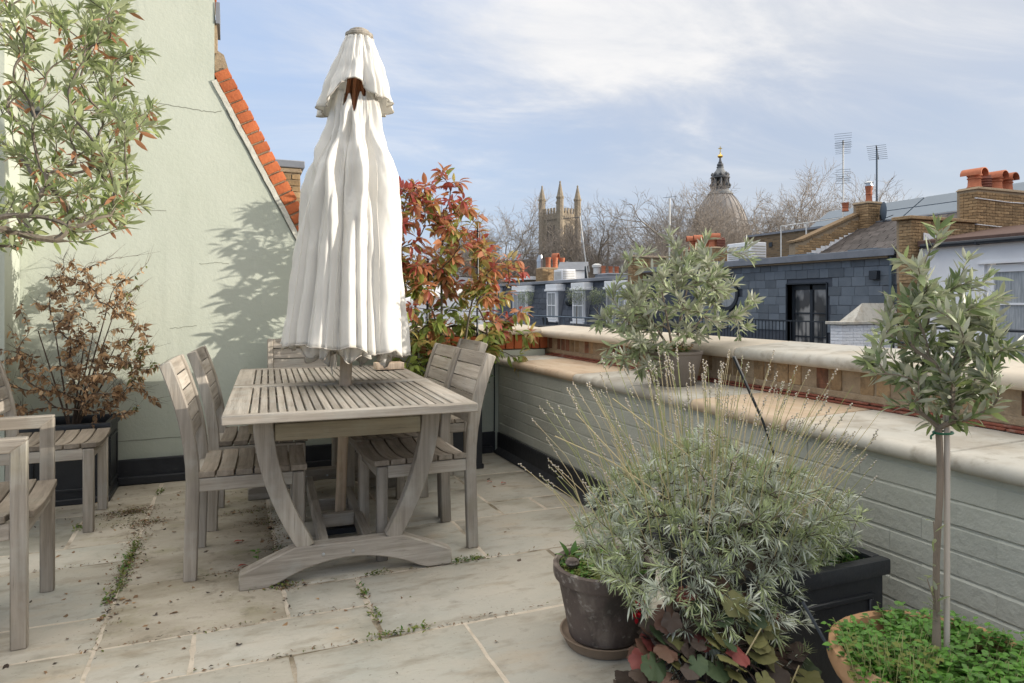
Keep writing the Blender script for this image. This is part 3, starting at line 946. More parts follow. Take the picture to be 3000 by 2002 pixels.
# ------------------------------------------------------------------ chairs
def slat_curved(x, w, half, zc, sag, th, n=8):
    mb = MB()
    vs, fs = [], []
    for k in range(n + 1):
        u = -1 + 2 * k / n
        z = zc + sag * (u * u - 1) + 0
        y = u * half
        vs += [(x - w / 2, y, z), (x + w / 2, y, z), (x + w / 2, y, z - th), (x - w / 2, y, z - th)]
    for k in range(n):
        for q in range(4):
            a, b = 4 * k + q, 4 * k + (q + 1) % 4
            fs.append((a, b, b + 4, a + 4))
    fs += [(0, 1, 2, 3), (4 * n + 3, 4 * n + 2, 4 * n + 1, 4 * n)]
    return mb.add(vs, fs)


def back_x(z):
    """centre line of the back post: straight below the seat, swept back above"""
    if z < .42:
        return -.213 - .012 * (.42 - z) / .42
    t = (z - .42) / .48
    return -.213 - .018 * t - .088 * t * t


def make_chair(name, label, arms=False, w=.44):
    t = thing(name, label, 'chair')
    hy = w / 2
    for s in (-1, 1):
        y0, y1 = (s * hy - (.034 if s > 0 else 0), s * hy + (.034 if s < 0 else 0))
        pts = [(back_x(z), z, .052 if z < .5 else .052 - .006 * (z - .5) / .4) for z in (0, .14, .28, .40, .48, .56, .64, .72, .80, .86, .90)]
        MB().ribbon(pts, .05, 1, y0, y1).build('back_post', wz, t, bevel=.004)
        zt = .69 if arms else .418
        MB().bx(.178, .226, y0, y1, 0, zt).build('front_leg', wz, t, bevel=.004)
        MB().bx(-.196, .178, y0 + .004, y1 - .004, .365, .42).build('side_rail', wx, t, bevel=.003)
        if arms:
            MB().prism([(-.225, .652), (.1778, .652), (.226, .6902), (.226, .70), (-.225, .70)], 1, y0 - .004, y1 + .004).build('arm', wx, t, bevel=.004)
    MB().bx(.186, .216, -hy + .034, hy - .034, .36, .412).build('front_rail', wy, t, bevel=.003)
    MB().bx(-.224, -.196, -hy + .034, hy - .034, .365, .42).build('rear_rail', wy, t, bevel=.003)
    # seat slats with a shallow dish
    for i in range(6):
        x = -.163 + i * .0735
        inset = .0 if (i < 5 and i > 0) else 0.0
        half = hy if i < 5 else hy
        if arms and i == 5:
            half = hy - .036
        slat_curved(x, .0655, half - .001, .448, .020, .024).build('seat_slat', M['wood_seat'], t, bevel=.002)
    # back slats following the sweep of the posts
    zs = np.linspace(.575, .905, 6)
    for a, b in zip(zs, zs[1:]):
        pts = [(back_x(z) + .003, z) for z in np.linspace(a + .0025, b - .0025, 4)]
        MB().ribbon(pts, .019, 1, -hy + .0345, hy - .0345).build('back_slat', wy, t, bevel=.002)
    return t


ch = make_chair('side_chair', 'nearest armless teak chair on the left side of the table, sunlit on its back posts')
ch.location, ch.rotation_euler = (.075, 3.30, 0), (0, 0, rad(-3))
GC = 'matching armless teak chairs around the table'
ch['group'] = GC
copy_tree(ch, (.145, 3.935, 0), rad(-4), 'armless teak chair on the left side of the table, standing behind the nearest one', GC)
copy_tree(ch, (.815, 3.235, 0), rad(181), 'nearest armless teak chair on the right side of the table', GC)
copy_tree(ch, (.82, 3.715, 0), rad(180), 'armless teak chair pushed between the two others on the right side of the table', GC)
copy_tree(ch, (1.11, 4.14, 0), rad(180), 'armless teak chair drawn out from the table in front of the photinia planter', GC)
copy_tree(ch, (.43, 4.47, 0), rad(-91), 'teak chair at the far head of the table, its back to the green gable wall', GC)
copy_tree(ch, (-.865, 4.165, 0), rad(0), 'armless teak chair in front of the dead shrub planter, seat empty', GC)
ac = make_chair('armchair', 'teak armchair with square arms, partly cut off by the left edge', True, .53)
ac.location, ac.rotation_euler = (-.868, 2.955, 0), (0, 0, rad(3))

# small pale tray lying on the far end of the table
tr = MB()
tr.bx(-.085, .085, -.05, .05, 0, .006).bx(-.085, .085, -.05, -.044, .006, .04).bx(-.085, .085, .044, .05, .006, .04).bx(-.085, -.079, -.044, .044, .006, .04).bx(.079, .085, -.044, .044, .006, .04)
tr = tr.build('tray', M['wood_pale'], None, bevel=.002, loc=(.89, 4.165, ZT + .004))
tag(tr, 'small pale wooden tray at the far end of the table below the parasol hem', 'tray')

# ------------------------------------------------------------------ plants: leaves and branches
def leaf_tpl(w, fold=.12, curl=.15, n=3, kind='lance', stalk=.06):
    """a leaf along +y, one unit long: a midrib and two edges"""
    ys = [0, stalk] + [stalk + (1 - stalk) * k / (n + 1) for k in range(1, n + 1)] + [1]
    vs, fs = [], []
    for y in ys:
        u = max(0.0, (y - stalk) / (1 - stalk))
        if kind == 'lance':
            hw = w / 2 * (math.sin(math.pi * u ** .85)) ** .8 if 0 < u < 1 else (.012 if u <= 0 else 0)
        else:
            hw = w / 2 * (math.sin(math.pi * u ** .62)) ** .7 if 0 < u < 1 else (.012 if u <= 0 else 0)
        z = -curl * y * y
        vs += [(-hw, y, z + fold * hw), (0, y, z - .0), (hw, y, z + fold * hw)]
    for i in range(len(ys) - 1):
        a, b = 3 * i, 3 * i + 3
        fs += [(a, a + 1, b + 1, b), (a + 1, a + 2, b + 2, b + 1)]
    return np.array(vs), fs


def lobed_tpl(lobes=5, deep=.16, n=37, cup=.25):
    vs, fs = [(0, 0, 0)], []
    for k in range(n):
        a = -math.pi * .47 + (2 * math.pi - math.pi * .06) * k / (n - 1) - math.pi * .5 + math.pi * .47
        a = math.radians(-80) + math.radians(340) * k / (n - 1)
        r = .5 * (1 - deep * abs(math.sin(lobes * .5 * (a - math.pi / 2) + math.pi / 2 * 0)) ** 1.5) * (1 + .04 * math.sin(17 * a))
        x, y = r * math.cos(a), r * math.sin(a) + .12
        vs.append((x, y, -cup * r * r + .03 * math.sin(5 * a)))
    for k in range(1, n):
        fs.append((0, k, k + 1))
    return np.array(vs), fs


def frame(pos, d, up, L, roll=0.0):
    """4x4 whose y axis runs along d, z axis as near to up as can be"""
    y = Vector(d).normalized()
    z = Vector(up) - y * Vector(up).dot(y)
    if z.length < 1e-4:
        z = y.orthogonal()
    z.normalize()
    x = y.cross(z)
    if roll:
        c, s = math.cos(roll), math.sin(roll)
        x, z = x * c + z * s, z * c - x * s
    return np.array([[x.x * L, y.x * L, z.x * L, pos[0]], [x.y * L, y.y * L, z.y * L, pos[1]], [x.z * L, y.z * L, z.z * L, pos[2]], [0, 0, 0, 1]])


def mass(name, tpls, items, mats, parent=None, kind='stuff', loc=None):
    """many leaves joined into one part; items are (4x4, template index, material index)"""
    V, F, MI = [], [], []
    off = 0
    for (T, ti, mi) in items:
        tv, tf = tpls[ti]
        V.append(tv @ T[:3, :3].T + T[:3, 3])
        for f in tf:
            F.append([i + off for i in f])
        MI.extend([mi] * len(tf))
        off += len(tv)
    me = bpy.data.meshes.new(name)
    V = np.concatenate(V)
    me.vertices.add(len(V))
    me.vertices.foreach_set('co', V.astype(np.float32).ravel())
    lens = np.array([len(f) for f in F], dtype=np.int32)
    flat = np.array([i for f in F for i in f], dtype=np.int32)
    me.loops.add(len(flat))
    me.loops.foreach_set('vertex_index', flat)
    me.polygons.add(len(F))
    me.polygons.foreach_set('loop_start', np.concatenate([[0], np.cumsum(lens)[:-1]]).astype(np.int32))
    me.polygons.foreach_set('loop_total', lens)
    for m in mats:
        me.materials.append(m)
    me.polygons.foreach_set('material_index', np.array(MI, dtype=np.int32))
    me.polygons.foreach_set('use_smooth', [True] * len(F))
    me.update(calc_edges=True)
    me.validate()
    o = place(name, me, parent, loc)
    if kind:
        o['kind'] = kind
    return o


def dress(root, tpls, items, mats, single='leaf', rest='foliage', limit=300, base=(0, 0, 0)):
    """the leaves that show largest become parts of their own, the others one part"""
    sc = []
    for i, (T, ti, mi) in enumerate(items):
        d, ok = rate((T[0, 3] + base[0], T[1, 3] + base[1], T[2, 3] + base[2]))
        L = math.sqrt(T[0, 1] ** 2 + T[1, 1] ** 2 + T[2, 1] ** 2)
        sc.append((L / max(d, .1) if ok else 0, i))
    sc.sort(reverse=True)
    top = {i for s, i in sc[:limit] if s > 0}
    cache = {}
    for i in top:
        T, ti, mi = items[i]
        if (ti, mi) not in cache:
            me = bpy.data.meshes.new(single)
            me.from_pydata([tuple(p) for p in tpls[ti][0]], [], tpls[ti][1])
            me.materials.append(mats[mi])
            me.polygons.foreach_set('use_smooth', [True] * len(me.polygons))
            cache[(ti, mi)] = me
        place(single, cache[(ti, mi)], root, M=Matrix(T.tolist()))
    others = [items[i] for i in range(len(items)) if i not in top]
    if others:
        mass(rest, tpls, others, mats, root)


def grow(roots, tips, seed, segs=5, bow=.12, minr=.0016, expo=2.2, start=.0, grav=0.0, maxr=None, far=.75):
    """join tip points to the stems: every shoot leaves the nearest older node. Returns (paths, tip directions)"""
    r = random.Random(seed)
    pos, par, dirs = [], [], []
    for path in roots:
        last = -1
        for i, p in enumerate(path):
            pos.append(Vector(p))
            par.append(last)
            q = path[min(i + 1, len(path) - 1)]
            p0 = path[max(i - 1, 0)]
            dirs.append((Vector(q) - Vector(p0)).normalized())
            last = len(pos) - 1
    org = Vector(roots[0][0])
    nroot = len(pos)
    skip = set()
    k = 0
    for path in roots:
        for i in range(len(path)):
            if i < start * len(path):
                skip.add(k)
            k += 1
    out, ends = [], []
    tips = sorted(tips, key=lambda t: (Vector(t) - org).length)
    for t in tips:
        t = Vector(t)
        best, bi = 1e9, 0
        dt = (t - org).length
        for i, p in enumerate(pos):
            if i in skip:
                continue
            v = t - p
            l = v.length
            if l < .02:
                continue
            c = l * (1.25 - .45 * dirs[i].dot(v) / l)
            if (p - org).length > dt * .97:
                c += .5 * l
            if c < best:
                best, bi = c, i
        p0 = pos[bi]
        v = t - p0
        l = v.length
        d0 = (dirs[bi] * .6 + v / l * .8).normalized()
        ctrl = p0 + d0 * l * .5 + Vector((r.uniform(-1, 1), r.uniform(-1, 1), r.uniform(-.4, 1))) * l * bow
        path = [bi]
        last = bi
        for s in range(1, segs + 1):
            u = s / segs
            q = p0 * (1 - u) ** 2 + ctrl * 2 * u * (1 - u) + t * u * u
            q.z -= grav * l * u * u
            pos.append(q)
            par.append(last)
            dirs.append(Vector((0, 0, 1)))
            last = len(pos) - 1
            path.append(last)
        for a, b in zip(path[1:], path[2:] + [path[-1]]):
            v2 = pos[b] - pos[a] if b != a else pos[a] - pos[path[-2]]
            dirs[a] = v2.normalized()
        out.append(path)
    cnt = [0.0] * len(pos)
    for path in out:
        i = path[-1]
        while i >= 0:
            cnt[i] += 1
            i = par[i]
    rad_ = [min(maxr or 9, minr * max(1, c) ** (1 / expo)) for c in cnt]
    return pos, out, rad_, nroot


def branch_mesh(mb, pos, paths, rad_, n=5, mi=0):
    for path in paths:
        rr = [rad_[i] for i in path]
        rr[0] = min(rr[0], rr[1] * 1.15)
        rr[-1] *= .6
        mb.tube([pos[i] for i in path], rr, n, mi, caps=False)
    return mb


def shoot_leaves(pos, path, r, per, L, frac, up=.4, spread=(.5, .95), droop=0.0, pick=None, lv=.25, tipcluster=0, updir=(0, 0, 1)):
    """leaf frames along the outer part of one shoot"""
    P = [pos[i] for i in path]
    cum = [0]
    for a, b in zip(P, P[1:]):
        cum.append(cum[-1] + (b - a).length)
    tot = cum[-1]
    res = []
    ph = r.uniform(0, 6.28)
    for k in range(per + tipcluster):
        u = 1 - frac + frac * (k + r.random() * .6) / max(1, per) if k < per else r.uniform(.97, 1.0)
        s = min(u, 1) * tot
        i = 0
        while i < len(cum) - 2 and cum[i + 1] < s:
            i += 1
        seg = P[i + 1] - P[i]
        q = P[i] + seg * ((s - cum[i]) / max(1e-6, seg.length))
        ax_ = seg.normalized()
        a = ph + k * 2.4
        e1 = ax_.orthogonal().normalized()
        e2 = ax_.cross(e1)
        rd = e1 * math.cos(a) + e2 * math.sin(a)
        sp = r.uniform(*spread)
        d = ax_ * (1 - sp * .75) + rd * sp + Vector((0, 0, up * .3 - droop))
        res.append((q, d, Vector(updir) + rd * .3 + Vector((r.uniform(-.4, .4), r.uniform(-.4, .4), 0)), L * r.uniform(1 - lv, 1 + lv), u, r.uniform(-.5, .5)))
    return res


def ellipsoid_tips(r, n, c, rx, ry, rz, inner=.35, zcut=-1.0, lump=.25):
    res = []
    ph = [r.uniform(0, 6.28) for _ in range(6)]
    while len(res) < n:
        v = Vector((r.gauss(0, 1), r.gauss(0, 1), r.gauss(0, 1))).normalized()
        if v.z < zcut:
            continue
        az = math.atan2(v.y, v.x)
        q = 1 + lump * (math.sin(3 * az + ph[0] + 2 * v.z) * .5 + math.sin(5 * v.z + 2 * az + ph[1]) * .5)
        s = (inner + (1 - inner) * r.random() ** .55) * q
        res.append((c[0] + v.x * rx * s, c[1] + v.y * ry * s, c[2] + v.z * rz * s))
    return res


def square_planter(name, label, loc, w, d_, h, group=None, m_=None):
    t = thing(name, label, 'planter', loc)
    m_ = m_ or M['black_plastic']
    b = MB()
    th = .018
    for (x0, x1, y0, y1) in ((-w / 2, w / 2, -d_ / 2, -d_ / 2 + th), (-w / 2, w / 2, d_ / 2 - th, d_ / 2), (-w / 2, -w / 2 + th, -d_ / 2 + th, d_ / 2 - th), (w / 2 - th, w / 2, -d_ / 2 + th, d_ / 2 - th)):
        b.bx(x0, x1, y0, y1, .0, h - .035)
    b.build('body', m_, t, bevel=.004)
    b = MB()
    e = .014
    for s in (-1, 1):
        b.bx(-w / 2 - e, w / 2 + e, s * (d_ / 2 + e) - (.035 if s > 0 else 0), s * (d_ / 2 + e) + (.035 if s < 0 else 0), h - .045, h)
        b.bx(s * (w / 2 + e) - (.035 if s > 0 else 0), s * (w / 2 + e) + (.035 if s < 0 else 0), -d_ / 2 - e + .035, d_ / 2 + e - .035, h - .045, h)
    b.build('rim', m_, t, bevel=.007, segs=2)
    MB().bx(-w / 2 - .01, w / 2 + .01, -d_ / 2 - .01, d_ / 2 + .01, 0, .035).build('plinth', m_, t, bevel=.006)
    for s in (-1, 1):
        for ax_ in (0, 1):
            # raised frame round a sunk panel on each face
            wd = (w if ax_ == 0 else d_) / 2 - .045
            f = MB()
            o_ = s * ((d_ if ax_ == 0 else w) / 2)
            lo_, hi_ = .075, h - .09
            for (a0, a1, z0, z1) in ((-wd, wd, lo_, lo_ + .016), (-wd, wd, hi_ - .016, hi_), (-wd, -wd + .016, lo_ + .016, hi_ - .016), (wd - .016, wd, lo_ + .016, hi_ - .016)):
                if ax_ == 0:
                    f.bx(a0, a1, o_ - .002 if s > 0 else o_ - .008, o_ + .008 if s > 0 else o_ + .002, z0, z1)
                else:
                    f.bx(o_ - .002 if s > 0 else o_ - .008, o_ + .008 if s > 0 else o_ + .002, a0, a1, z0, z1)
            f.build('panel_frame', m_, t, bevel=.003)
    MB().bx(-w / 2 + .0185, w / 2 - .0185, -d_ / 2 + .0185, d_ / 2 - .0185, h - .09, h - .05).build('soil', M['soil'], t)
    return t


# ---- photinia in a tall black planter in the corner
square_planter('planter', 'tall black square planter in the corner holding the red photinia', (1.42, 4.62, 0), .36, .36, .54)
ph = thing('photinia_shrub', 'photinia shrub with red and copper young leaves over green ones, trained on black stakes', 'shrub', (1.40, 4.62, .47))
r = random.Random(3)
stems = []
for (x0, x1, x2, y2, zt) in ((-.30 + .1, -.26, -.28, -.05, .95), (-.05, -.10, -.05, -.08, 1.05), (.08, .12, .18, -.10, .75)):
    stems.append([(x0 + (x1 - x0) * t + (x2 - x1) * t * t + .012 * math.sin(5 * t + x0 * 9), y2 * t + .012 * math.sin(7 * t), zt * t) for t in np.linspace(0, 1, 12)])
tips = []
lobes = [((-.16, -.05, 1.10), .44, .28, .44, 82), ((-.34, -.05, .62), .32, .28, .44, 60), ((.18, -.08, .92), .38, .26, .26, 46), ((.16, -.10, .50), .42, .24, .28, 54), ((-.20, -.15, .30), .38, .2, .22, 28), ((-.12, -.1, 1.36), .28, .2, .18, 28)]
for c, a, b, cc, k in lobes:
    tips += ellipsoid_tips(r, k, c, a, b, cc, .35, lump=.2)
tips = [t for t in tips if t[1] < .26 and t[2] > .10 and not (t[0] > .42 and t[2] < .30)]
tips += [(.56, -.1, .60), (.60, -.12, .46), (.58, -.06, .42), (.50, -.14, .30), (.53, -.1, .22), (.50, -.1, .98), (.53, -.12, .90), (-.06, -.05, 1.56), (-.02, -.05, 1.52), (-.25, -.08, 1.47)]
pos, paths, rd, nr = grow(stems, tips, 4, 5, .12, .0019, 2.3, start=.12)
mb = MB()
for s in stems:
    mb.tube(s, [.013 - .007 * k / 11 for k in range(12)], 7)
mb.build('stem', M['bark'], ph)
branch_mesh(MB(), pos, paths, rd, 4).build('branches', M['bark_dark'], ph)['kind'] = 'stuff'
tp = [leaf_tpl(.36, .30, .15, 4, 'lance', .12), leaf_tpl(.38, .2, .32, 4, 'lance', .12), leaf_tpl(.33, .4, .5, 4, 'lance', .12)]
items = []
for p_ in paths:
    tip = pos[p_[-1]]
    redness = .0 + .62 * (tip.z / 1.3) + (.18 if tip.x > .35 else 0) + r.uniform(-.28, .28)
    for (q, d, up, L, u, roll) in shoot_leaves(pos, p_, r, 5, .087, .6, up=.1, droop=.32, spread=(.55, 1.0), tipcluster=6):
        v = redness + (u - .8) * .9 + r.uniform(-.16, .16)
        mi = 0 if v > .82 else 1 if v > .53 else 2 if v > .29 else 3
        items.append((frame(q, d, up, L * (.8 if mi == 0 else 1), roll), r.randrange(3), mi))
dress(ph, tp, items, [M['ph_red'], M['ph_orange'], M['ph_olive'], M['ph_green']], base=(1.40, 4.62, .47))
for i, (x, y, z) in enumerate(((1.235, 4.56, 1.45), (1.60, 4.56, 1.72))):
    tag(MB().tube([(x, y, .30), (x + .01, y, z)], .008, 8).build('plant_stake', M['black_metal']),
        ('thin black stake rising between the photinia stems', 'thin black stake at the right hand side of the photinia')[i], 'stake')
wr = MB()
for k, z in enumerate((.84, 1.1, 1.34)):
    wr = MB().tube([(1.10, 4.60, z + .02), (1.235, 4.555, z), (1.6, 4.555, z - .02), (1.72, 4.6, z)], .0022, 4)
    tag(wr.build('training_wire', M['black_metal']), ('training wire tied across the photinia lowest down', 'training wire across the middle of the photinia', 'training wire across the photinia highest up')[k], 'wire')
wd = thing('weed', 'small bright green weed growing between planter and painted parapet', 'plant', (1.70, 4.74, .52))
items = []
for k in range(46):
    q = (r.gauss(0, .045), r.gauss(0, .03), r.uniform(-.02, .10))
    items.append((frame(q, (r.uniform(-1, 1), r.uniform(-1, 1), r.uniform(0, 1)), (0, 0, 1), .022, 0), 0, r.randrange(2)))
dress(wd, [leaf_tpl(.6, .1, .2, 2, 'ovate')], items, [M['herb_a'], M['herb_b']], limit=0)
MB().tube([(0, 0, -.06), (.01, 0, .03), (0.03, 0, .09)], .002, 4).tube([(0, 0, -.04), (-.02, 0, .05)], .002, 4).build('stem', M['stalk_green'], wd)

# ---- dead shrub in its black planter by the gable wall
square_planter('planter', 'black square planter with panelled sides below the dead brown shrub', (-.87, 4.70, 0), .42, .36, .455)
ds = thing('dead_shrub', 'withered shrub with curled brown leaves in front of the green wall', 'shrub', (-.87, 4.68, .40))
r = random.Random(8)
stems = []
for k in range(9):
    a = r.uniform(0, 6.28)
    e = r.uniform(.05, .34)
    dx, dy = math.cos(a) * e + .10, math.sin(a) * e * .4 - .05
    h = r.uniform(.45, .8)
    stems.append([(dx * .06 + dx * t * 1.0, dy * .2 + dy * t, h * t) for t in np.linspace(0, 1, 7)])
tips = ellipsoid_tips(r, 175, (.10, -.06, .56), .36, .22, .47, .3, lump=.35) + ellipsoid_tips(r, 48, (-.30, -.10, .30), .22, .14, .26, .3) + ellipsoid_tips(r, 80, (.22, -.12, .28), .30, .16, .26, .3) + ellipsoid_tips(r, 26, (.12, -.06, .90), .30, .12, .17, .3)
tips = [t for t in tips if t[2] > .05 and t[1] < .19]
pos, paths, rd, nr = grow(stems, tips, 9, 5, .14, .0011, 2.4, start=.15)
mb = MB()
for s in stems:
    mb.tube(s, [.0062 - .0035 * k / 6 for k in range(7)], 6)
branch_mesh(mb, pos, paths, rd, 4)
# fine bare twigs beyond the leaves
for p_ in paths:
    for q in range(4):
        a = pos[p_[-1 - (q % 3)]]
        d = (pos[p_[-1]] - pos[p_[-2]]).normalized() + Vector((r.uniform(-.8, .8), r.uniform(-.5, .5), r.uniform(-.2, .8)))
        mb.tube([a, a + d * r.uniform(.03, .075)], [.0009, .0005], 3, caps=False)
mb.build('branches', M['bark_dark'], ds)['kind'] = 'stuff'
tp = [leaf_tpl(.55, .7, .7, 3, 'ovate', .12), leaf_tpl(.5, -.8, .5, 3, 'ovate', .12), leaf_tpl(.6, .4, 1.0, 3, 'ovate', .12)]
items = []
for p_ in paths:
    if pos[p_[-1]].z > .95 and r.random() < .6:
        continue
    green = pos[p_[-1]].x > .28 and r.random() < .35
    for (q, d, up, L, u, roll) in shoot_leaves(pos, p_, r, 8, .0275, .75, up=0, droop=.55, spread=(.4, 1.1), lv=.4):
        items.append((frame(q, d, up, L, roll * 3), r.randrange(3), 3 if green and r.random() < .55 else r.choice((0, 0, 0, 1, 1, 2))))
dress(ds, tp, items, [M['dead_a'], M['dead_b'], M['dead_c'], M['dead_g']], base=(-.87, 4.68, .40))

# ---- leafy tree reaching in from the left edge
lt_pot = thing('terracotta_pot', 'large terracotta pot outside the left edge, holding the overhanging tree', 'pot', (-1.12, 2.20, 0))
MB().lathe([(.15, 0), (.17, .02), (.235, .36), (.25, .37), (.25, .42), (.225, .42), (.21, .36)], 28).build('body', M['terracotta'], lt_pot)
MB().lathe([(.215, .37), (0, .385)], 20).build('soil', M['soil'], lt_pot)
lt = thing('evergreen_tree', 'evergreen tree with narrow green and rusty leaves leaning in from the left edge', 'tree', (-1.12, 2.20, .37))
r = random.Random(14)
stems = [[(.0 + .05 * math.sin(3 * t), .16 * t, 1.5 * t) for t in np.linspace(0, 1, 10)], [(.02 + .2 * t * t, .25 * t, 1.35 * t) for t in np.linspace(0, 1, 9)]]


def px(xs, ys, d):
    """world point at a depth d in front of the camera, on a sight line measured on the photograph"""
    l = (xs - 1500) / 2000 * d
    return Vector((d * SIN + l * COS, d * COS - l * SIN, CAM_H - (ys - 885) / 2000 * d))


tips = []
# reach of the crown, as (x, y) of its outline points and how many shoots end there
outline = [(300, 60), (330, 30), (290, 110), (360, 90), (385, 155), (300, 190), (340, 230), (390, 330), (350, 380), (420, 385), (425, 350), (330, 300), (340, 480), (365, 500), (350, 560), (380, 585), (300, 620), (330, 590),
           (180, 690), (60, 690), (100, 660), (250, 640), (220, 560), (120, 600), (30, 580), (200, 480), (80, 500), (260, 400), (150, 380), (40, 380), (220, 280), (120, 270), (20, 280), (240, 180), (140, 160), (50, 140), (260, 90),
           (180, 60), (90, 40), (20, 50), (300, 450), (270, 330), (10, 650), (150, 560), (60, 440)]
for (xs, ys) in outline:
    for k in range(7):
        dd = r.uniform(2.0, 2.75)
        tips.append(tuple(px(xs + r.gauss(0, 34) - (10 if xs > 330 else 0), ys + r.gauss(0, 30), dd) - Vector((-1.12, 2.20, .37))))
for k in range(100):
    tips.append(tuple(px(r.uniform(-500, -10), r.uniform(-200, 690), r.uniform(1.9, 2.8)) - Vector((-1.12, 2.20, .37))))
for k in range(40):
    tips.append(tuple(px(r.uniform(-60, 310), r.uniform(-180, 20), r.uniform(2.0, 2.7)) - Vector((-1.12, 2.20, .37))))
pos, paths, rd, nr = grow(stems, tips, 15, 5, .13, .0010, 2.25, start=.35)
mb = MB()
for s in stems:
    mb.tube(s, [.016 - .008 * k / len(s) for k in range(len(s))], 7)
mb.build('trunk', M['bark'], lt)
branch_mesh(MB(), pos, paths, rd, 4).build('branches', M['bark'], lt)['kind'] = 'stuff'
tp = [leaf_tpl(.25, .2, .1, 2), leaf_tpl(.28, .1, .25, 2), leaf_tpl(.22, .3, -.1, 2)]
items = []
for p_ in paths:
    for (q, d, up, L, u, roll) in shoot_leaves(pos, p_, r, 7, .046, .5, up=.5, droop=.0, spread=(.35, .75), tipcluster=4, lv=.35):
        v = r.random()
        mi = 2 if (u < .7 and v < .22) or v < .03 else 1 if v < .5 else 0
        if mi == 2:
            d = d + Vector((0, 0, -1.0))
        items.append((frame(q, d, up, L, roll * 2), r.randrange(3), mi))
dress(lt, tp, items, [M['sal_green'], M['sal_pale'], M['sal_rust']], base=(-1.12, 2.20, .37))

# ---- olive standard in the terracotta pot
OB = Vector((1.40, 1.00, 0))
pot = thing('terracotta_pot', 'wide terracotta pot with rolled rim, planted with the standard olive and bright green herbs', 'pot', OB)
pot.location = (1.40, 1.00, 0)
MB().lathe([(.145, 0), (.15, .01), (.195, .33), (.215, .345), (.222, .365), (.218, .392), (.205, .40), (.195, .392), (.19, .36), (.175, .2)], 40, jitter=.004).build('body', M['terracotta'], pot)
MB().lathe([(.19, .352), (.1, .362), (0, .365)], 24).build('soil', M['soil'], pot)
ol = thing('standard_olive_tree', 'standard olive tree with a round crown on a bare stem tied to a cane', 'tree', (1.40, 1.00, .36))
r = random.Random(21)
tr = [(-.016 + .009 * t + .004 * math.sin(9 * t), .0 + .003 * math.sin(7 * t), .52 * t) for t in np.linspace(0, 1, 12)]
MB().tube(tr, [.0105 - .0038 * min(1, k / 3) for k in range(12)], 9).build('trunk', M['bark_olive'], ol)
MB().tube([(.0085, -.006, -.05), (.010, -.006, .56)], .0062, 10).build('cane', M['bamboo'], ol)
MB().tube([(-.014 + .022 * math.cos(a) + .014, -.004 + .016 * math.sin(a), .512) for a in np.linspace(0, 6.28, 14)], .0025, 5).tube([(-.02, 0, .512), (-.04, -.006, .508), (-.045, -.01, .503)], .0022, 5).build('plant_tie', M['tie_green'], ol)
tips = ellipsoid_tips(r, 120, (.0, .0, .69), .118, .13, .165, .25, lump=.3)
tips += [(.0, 0, .93), (.015, .02, .95), (-.09, .02, .88), (.12, -.02, .84), (.16, -.02, .80), (.15, .0, .76), (-.15, 0, .74), (-.15, .03, .68), (-.11, -.03, .86), (.08, .0, .88), (-.165, .02, .64), (.17, 0, .74), (.165, -.02, .68)]
pos, paths, rd, nr = grow([[t for t in tr]] + [[(tr[-1][0], tr[-1][1], tr[-1][2] + .03 * k) for k in range(1, 5)]], tips, 22, 5, .12, .0010, 2.2, start=.86, maxr=.006)
branch_mesh(MB(), pos, paths, rd, 5).build('branches', M['bark_olive'], ol)['kind'] = 'stuff'
tp = [leaf_tpl(.25, .2, .12, 3), leaf_tpl(.27, .1, .3, 3), leaf_tpl(.22, .3, -.12, 3)]
items = []
for p_ in paths:
    for (q, d, up, L, u, roll) in shoot_leaves(pos, p_, r, 12, .037, .85, up=.3, spread=(.35, .85), tipcluster=3, lv=.28):
        v = r.random()
        items.append((frame(q, d, up, L, roll * 2.4), r.randrange(3), 2 if (u > .85 and v < .5) else 0 if v < .62 else 1))
# a few suckers low on the stem
suck = [[(-.01, 0, .12 + .035 * k), (-.03 - .01 * k, -.01, .14 + .035 * k)] for k in range(5)]
mb = MB()
for s in ([(-.012, 0, .11), (-.03, -.01, .18), (-.036, -.012, .26), (-.04, -.012, .33)], [(-.011, 0, .12), (-.024, .0, .16), (-.03, .01, .2)]):
    mb.tube(s, .0015, 4)
    for k in range(10):
        u = k / 9
        i = min(int(u * (len(s) - 1)), len(s) - 2)
        q = Vector(s[i]).lerp(Vector(s[i + 1]), u * (len(s) - 1) - i)
        items.append((frame(q, (r.uniform(-1, 1), r.uniform(-.6, .6), .6), (0, 0, 1), .03, 0), r.randrange(3), r.choice((0, 2))))
mb.build('sucker', M['bark_olive'], ol)
dress(ol, tp, items, [M['ol_green'], M['ol_grey'], M['ol_lime']], base=(1.40, 1.00, .36))


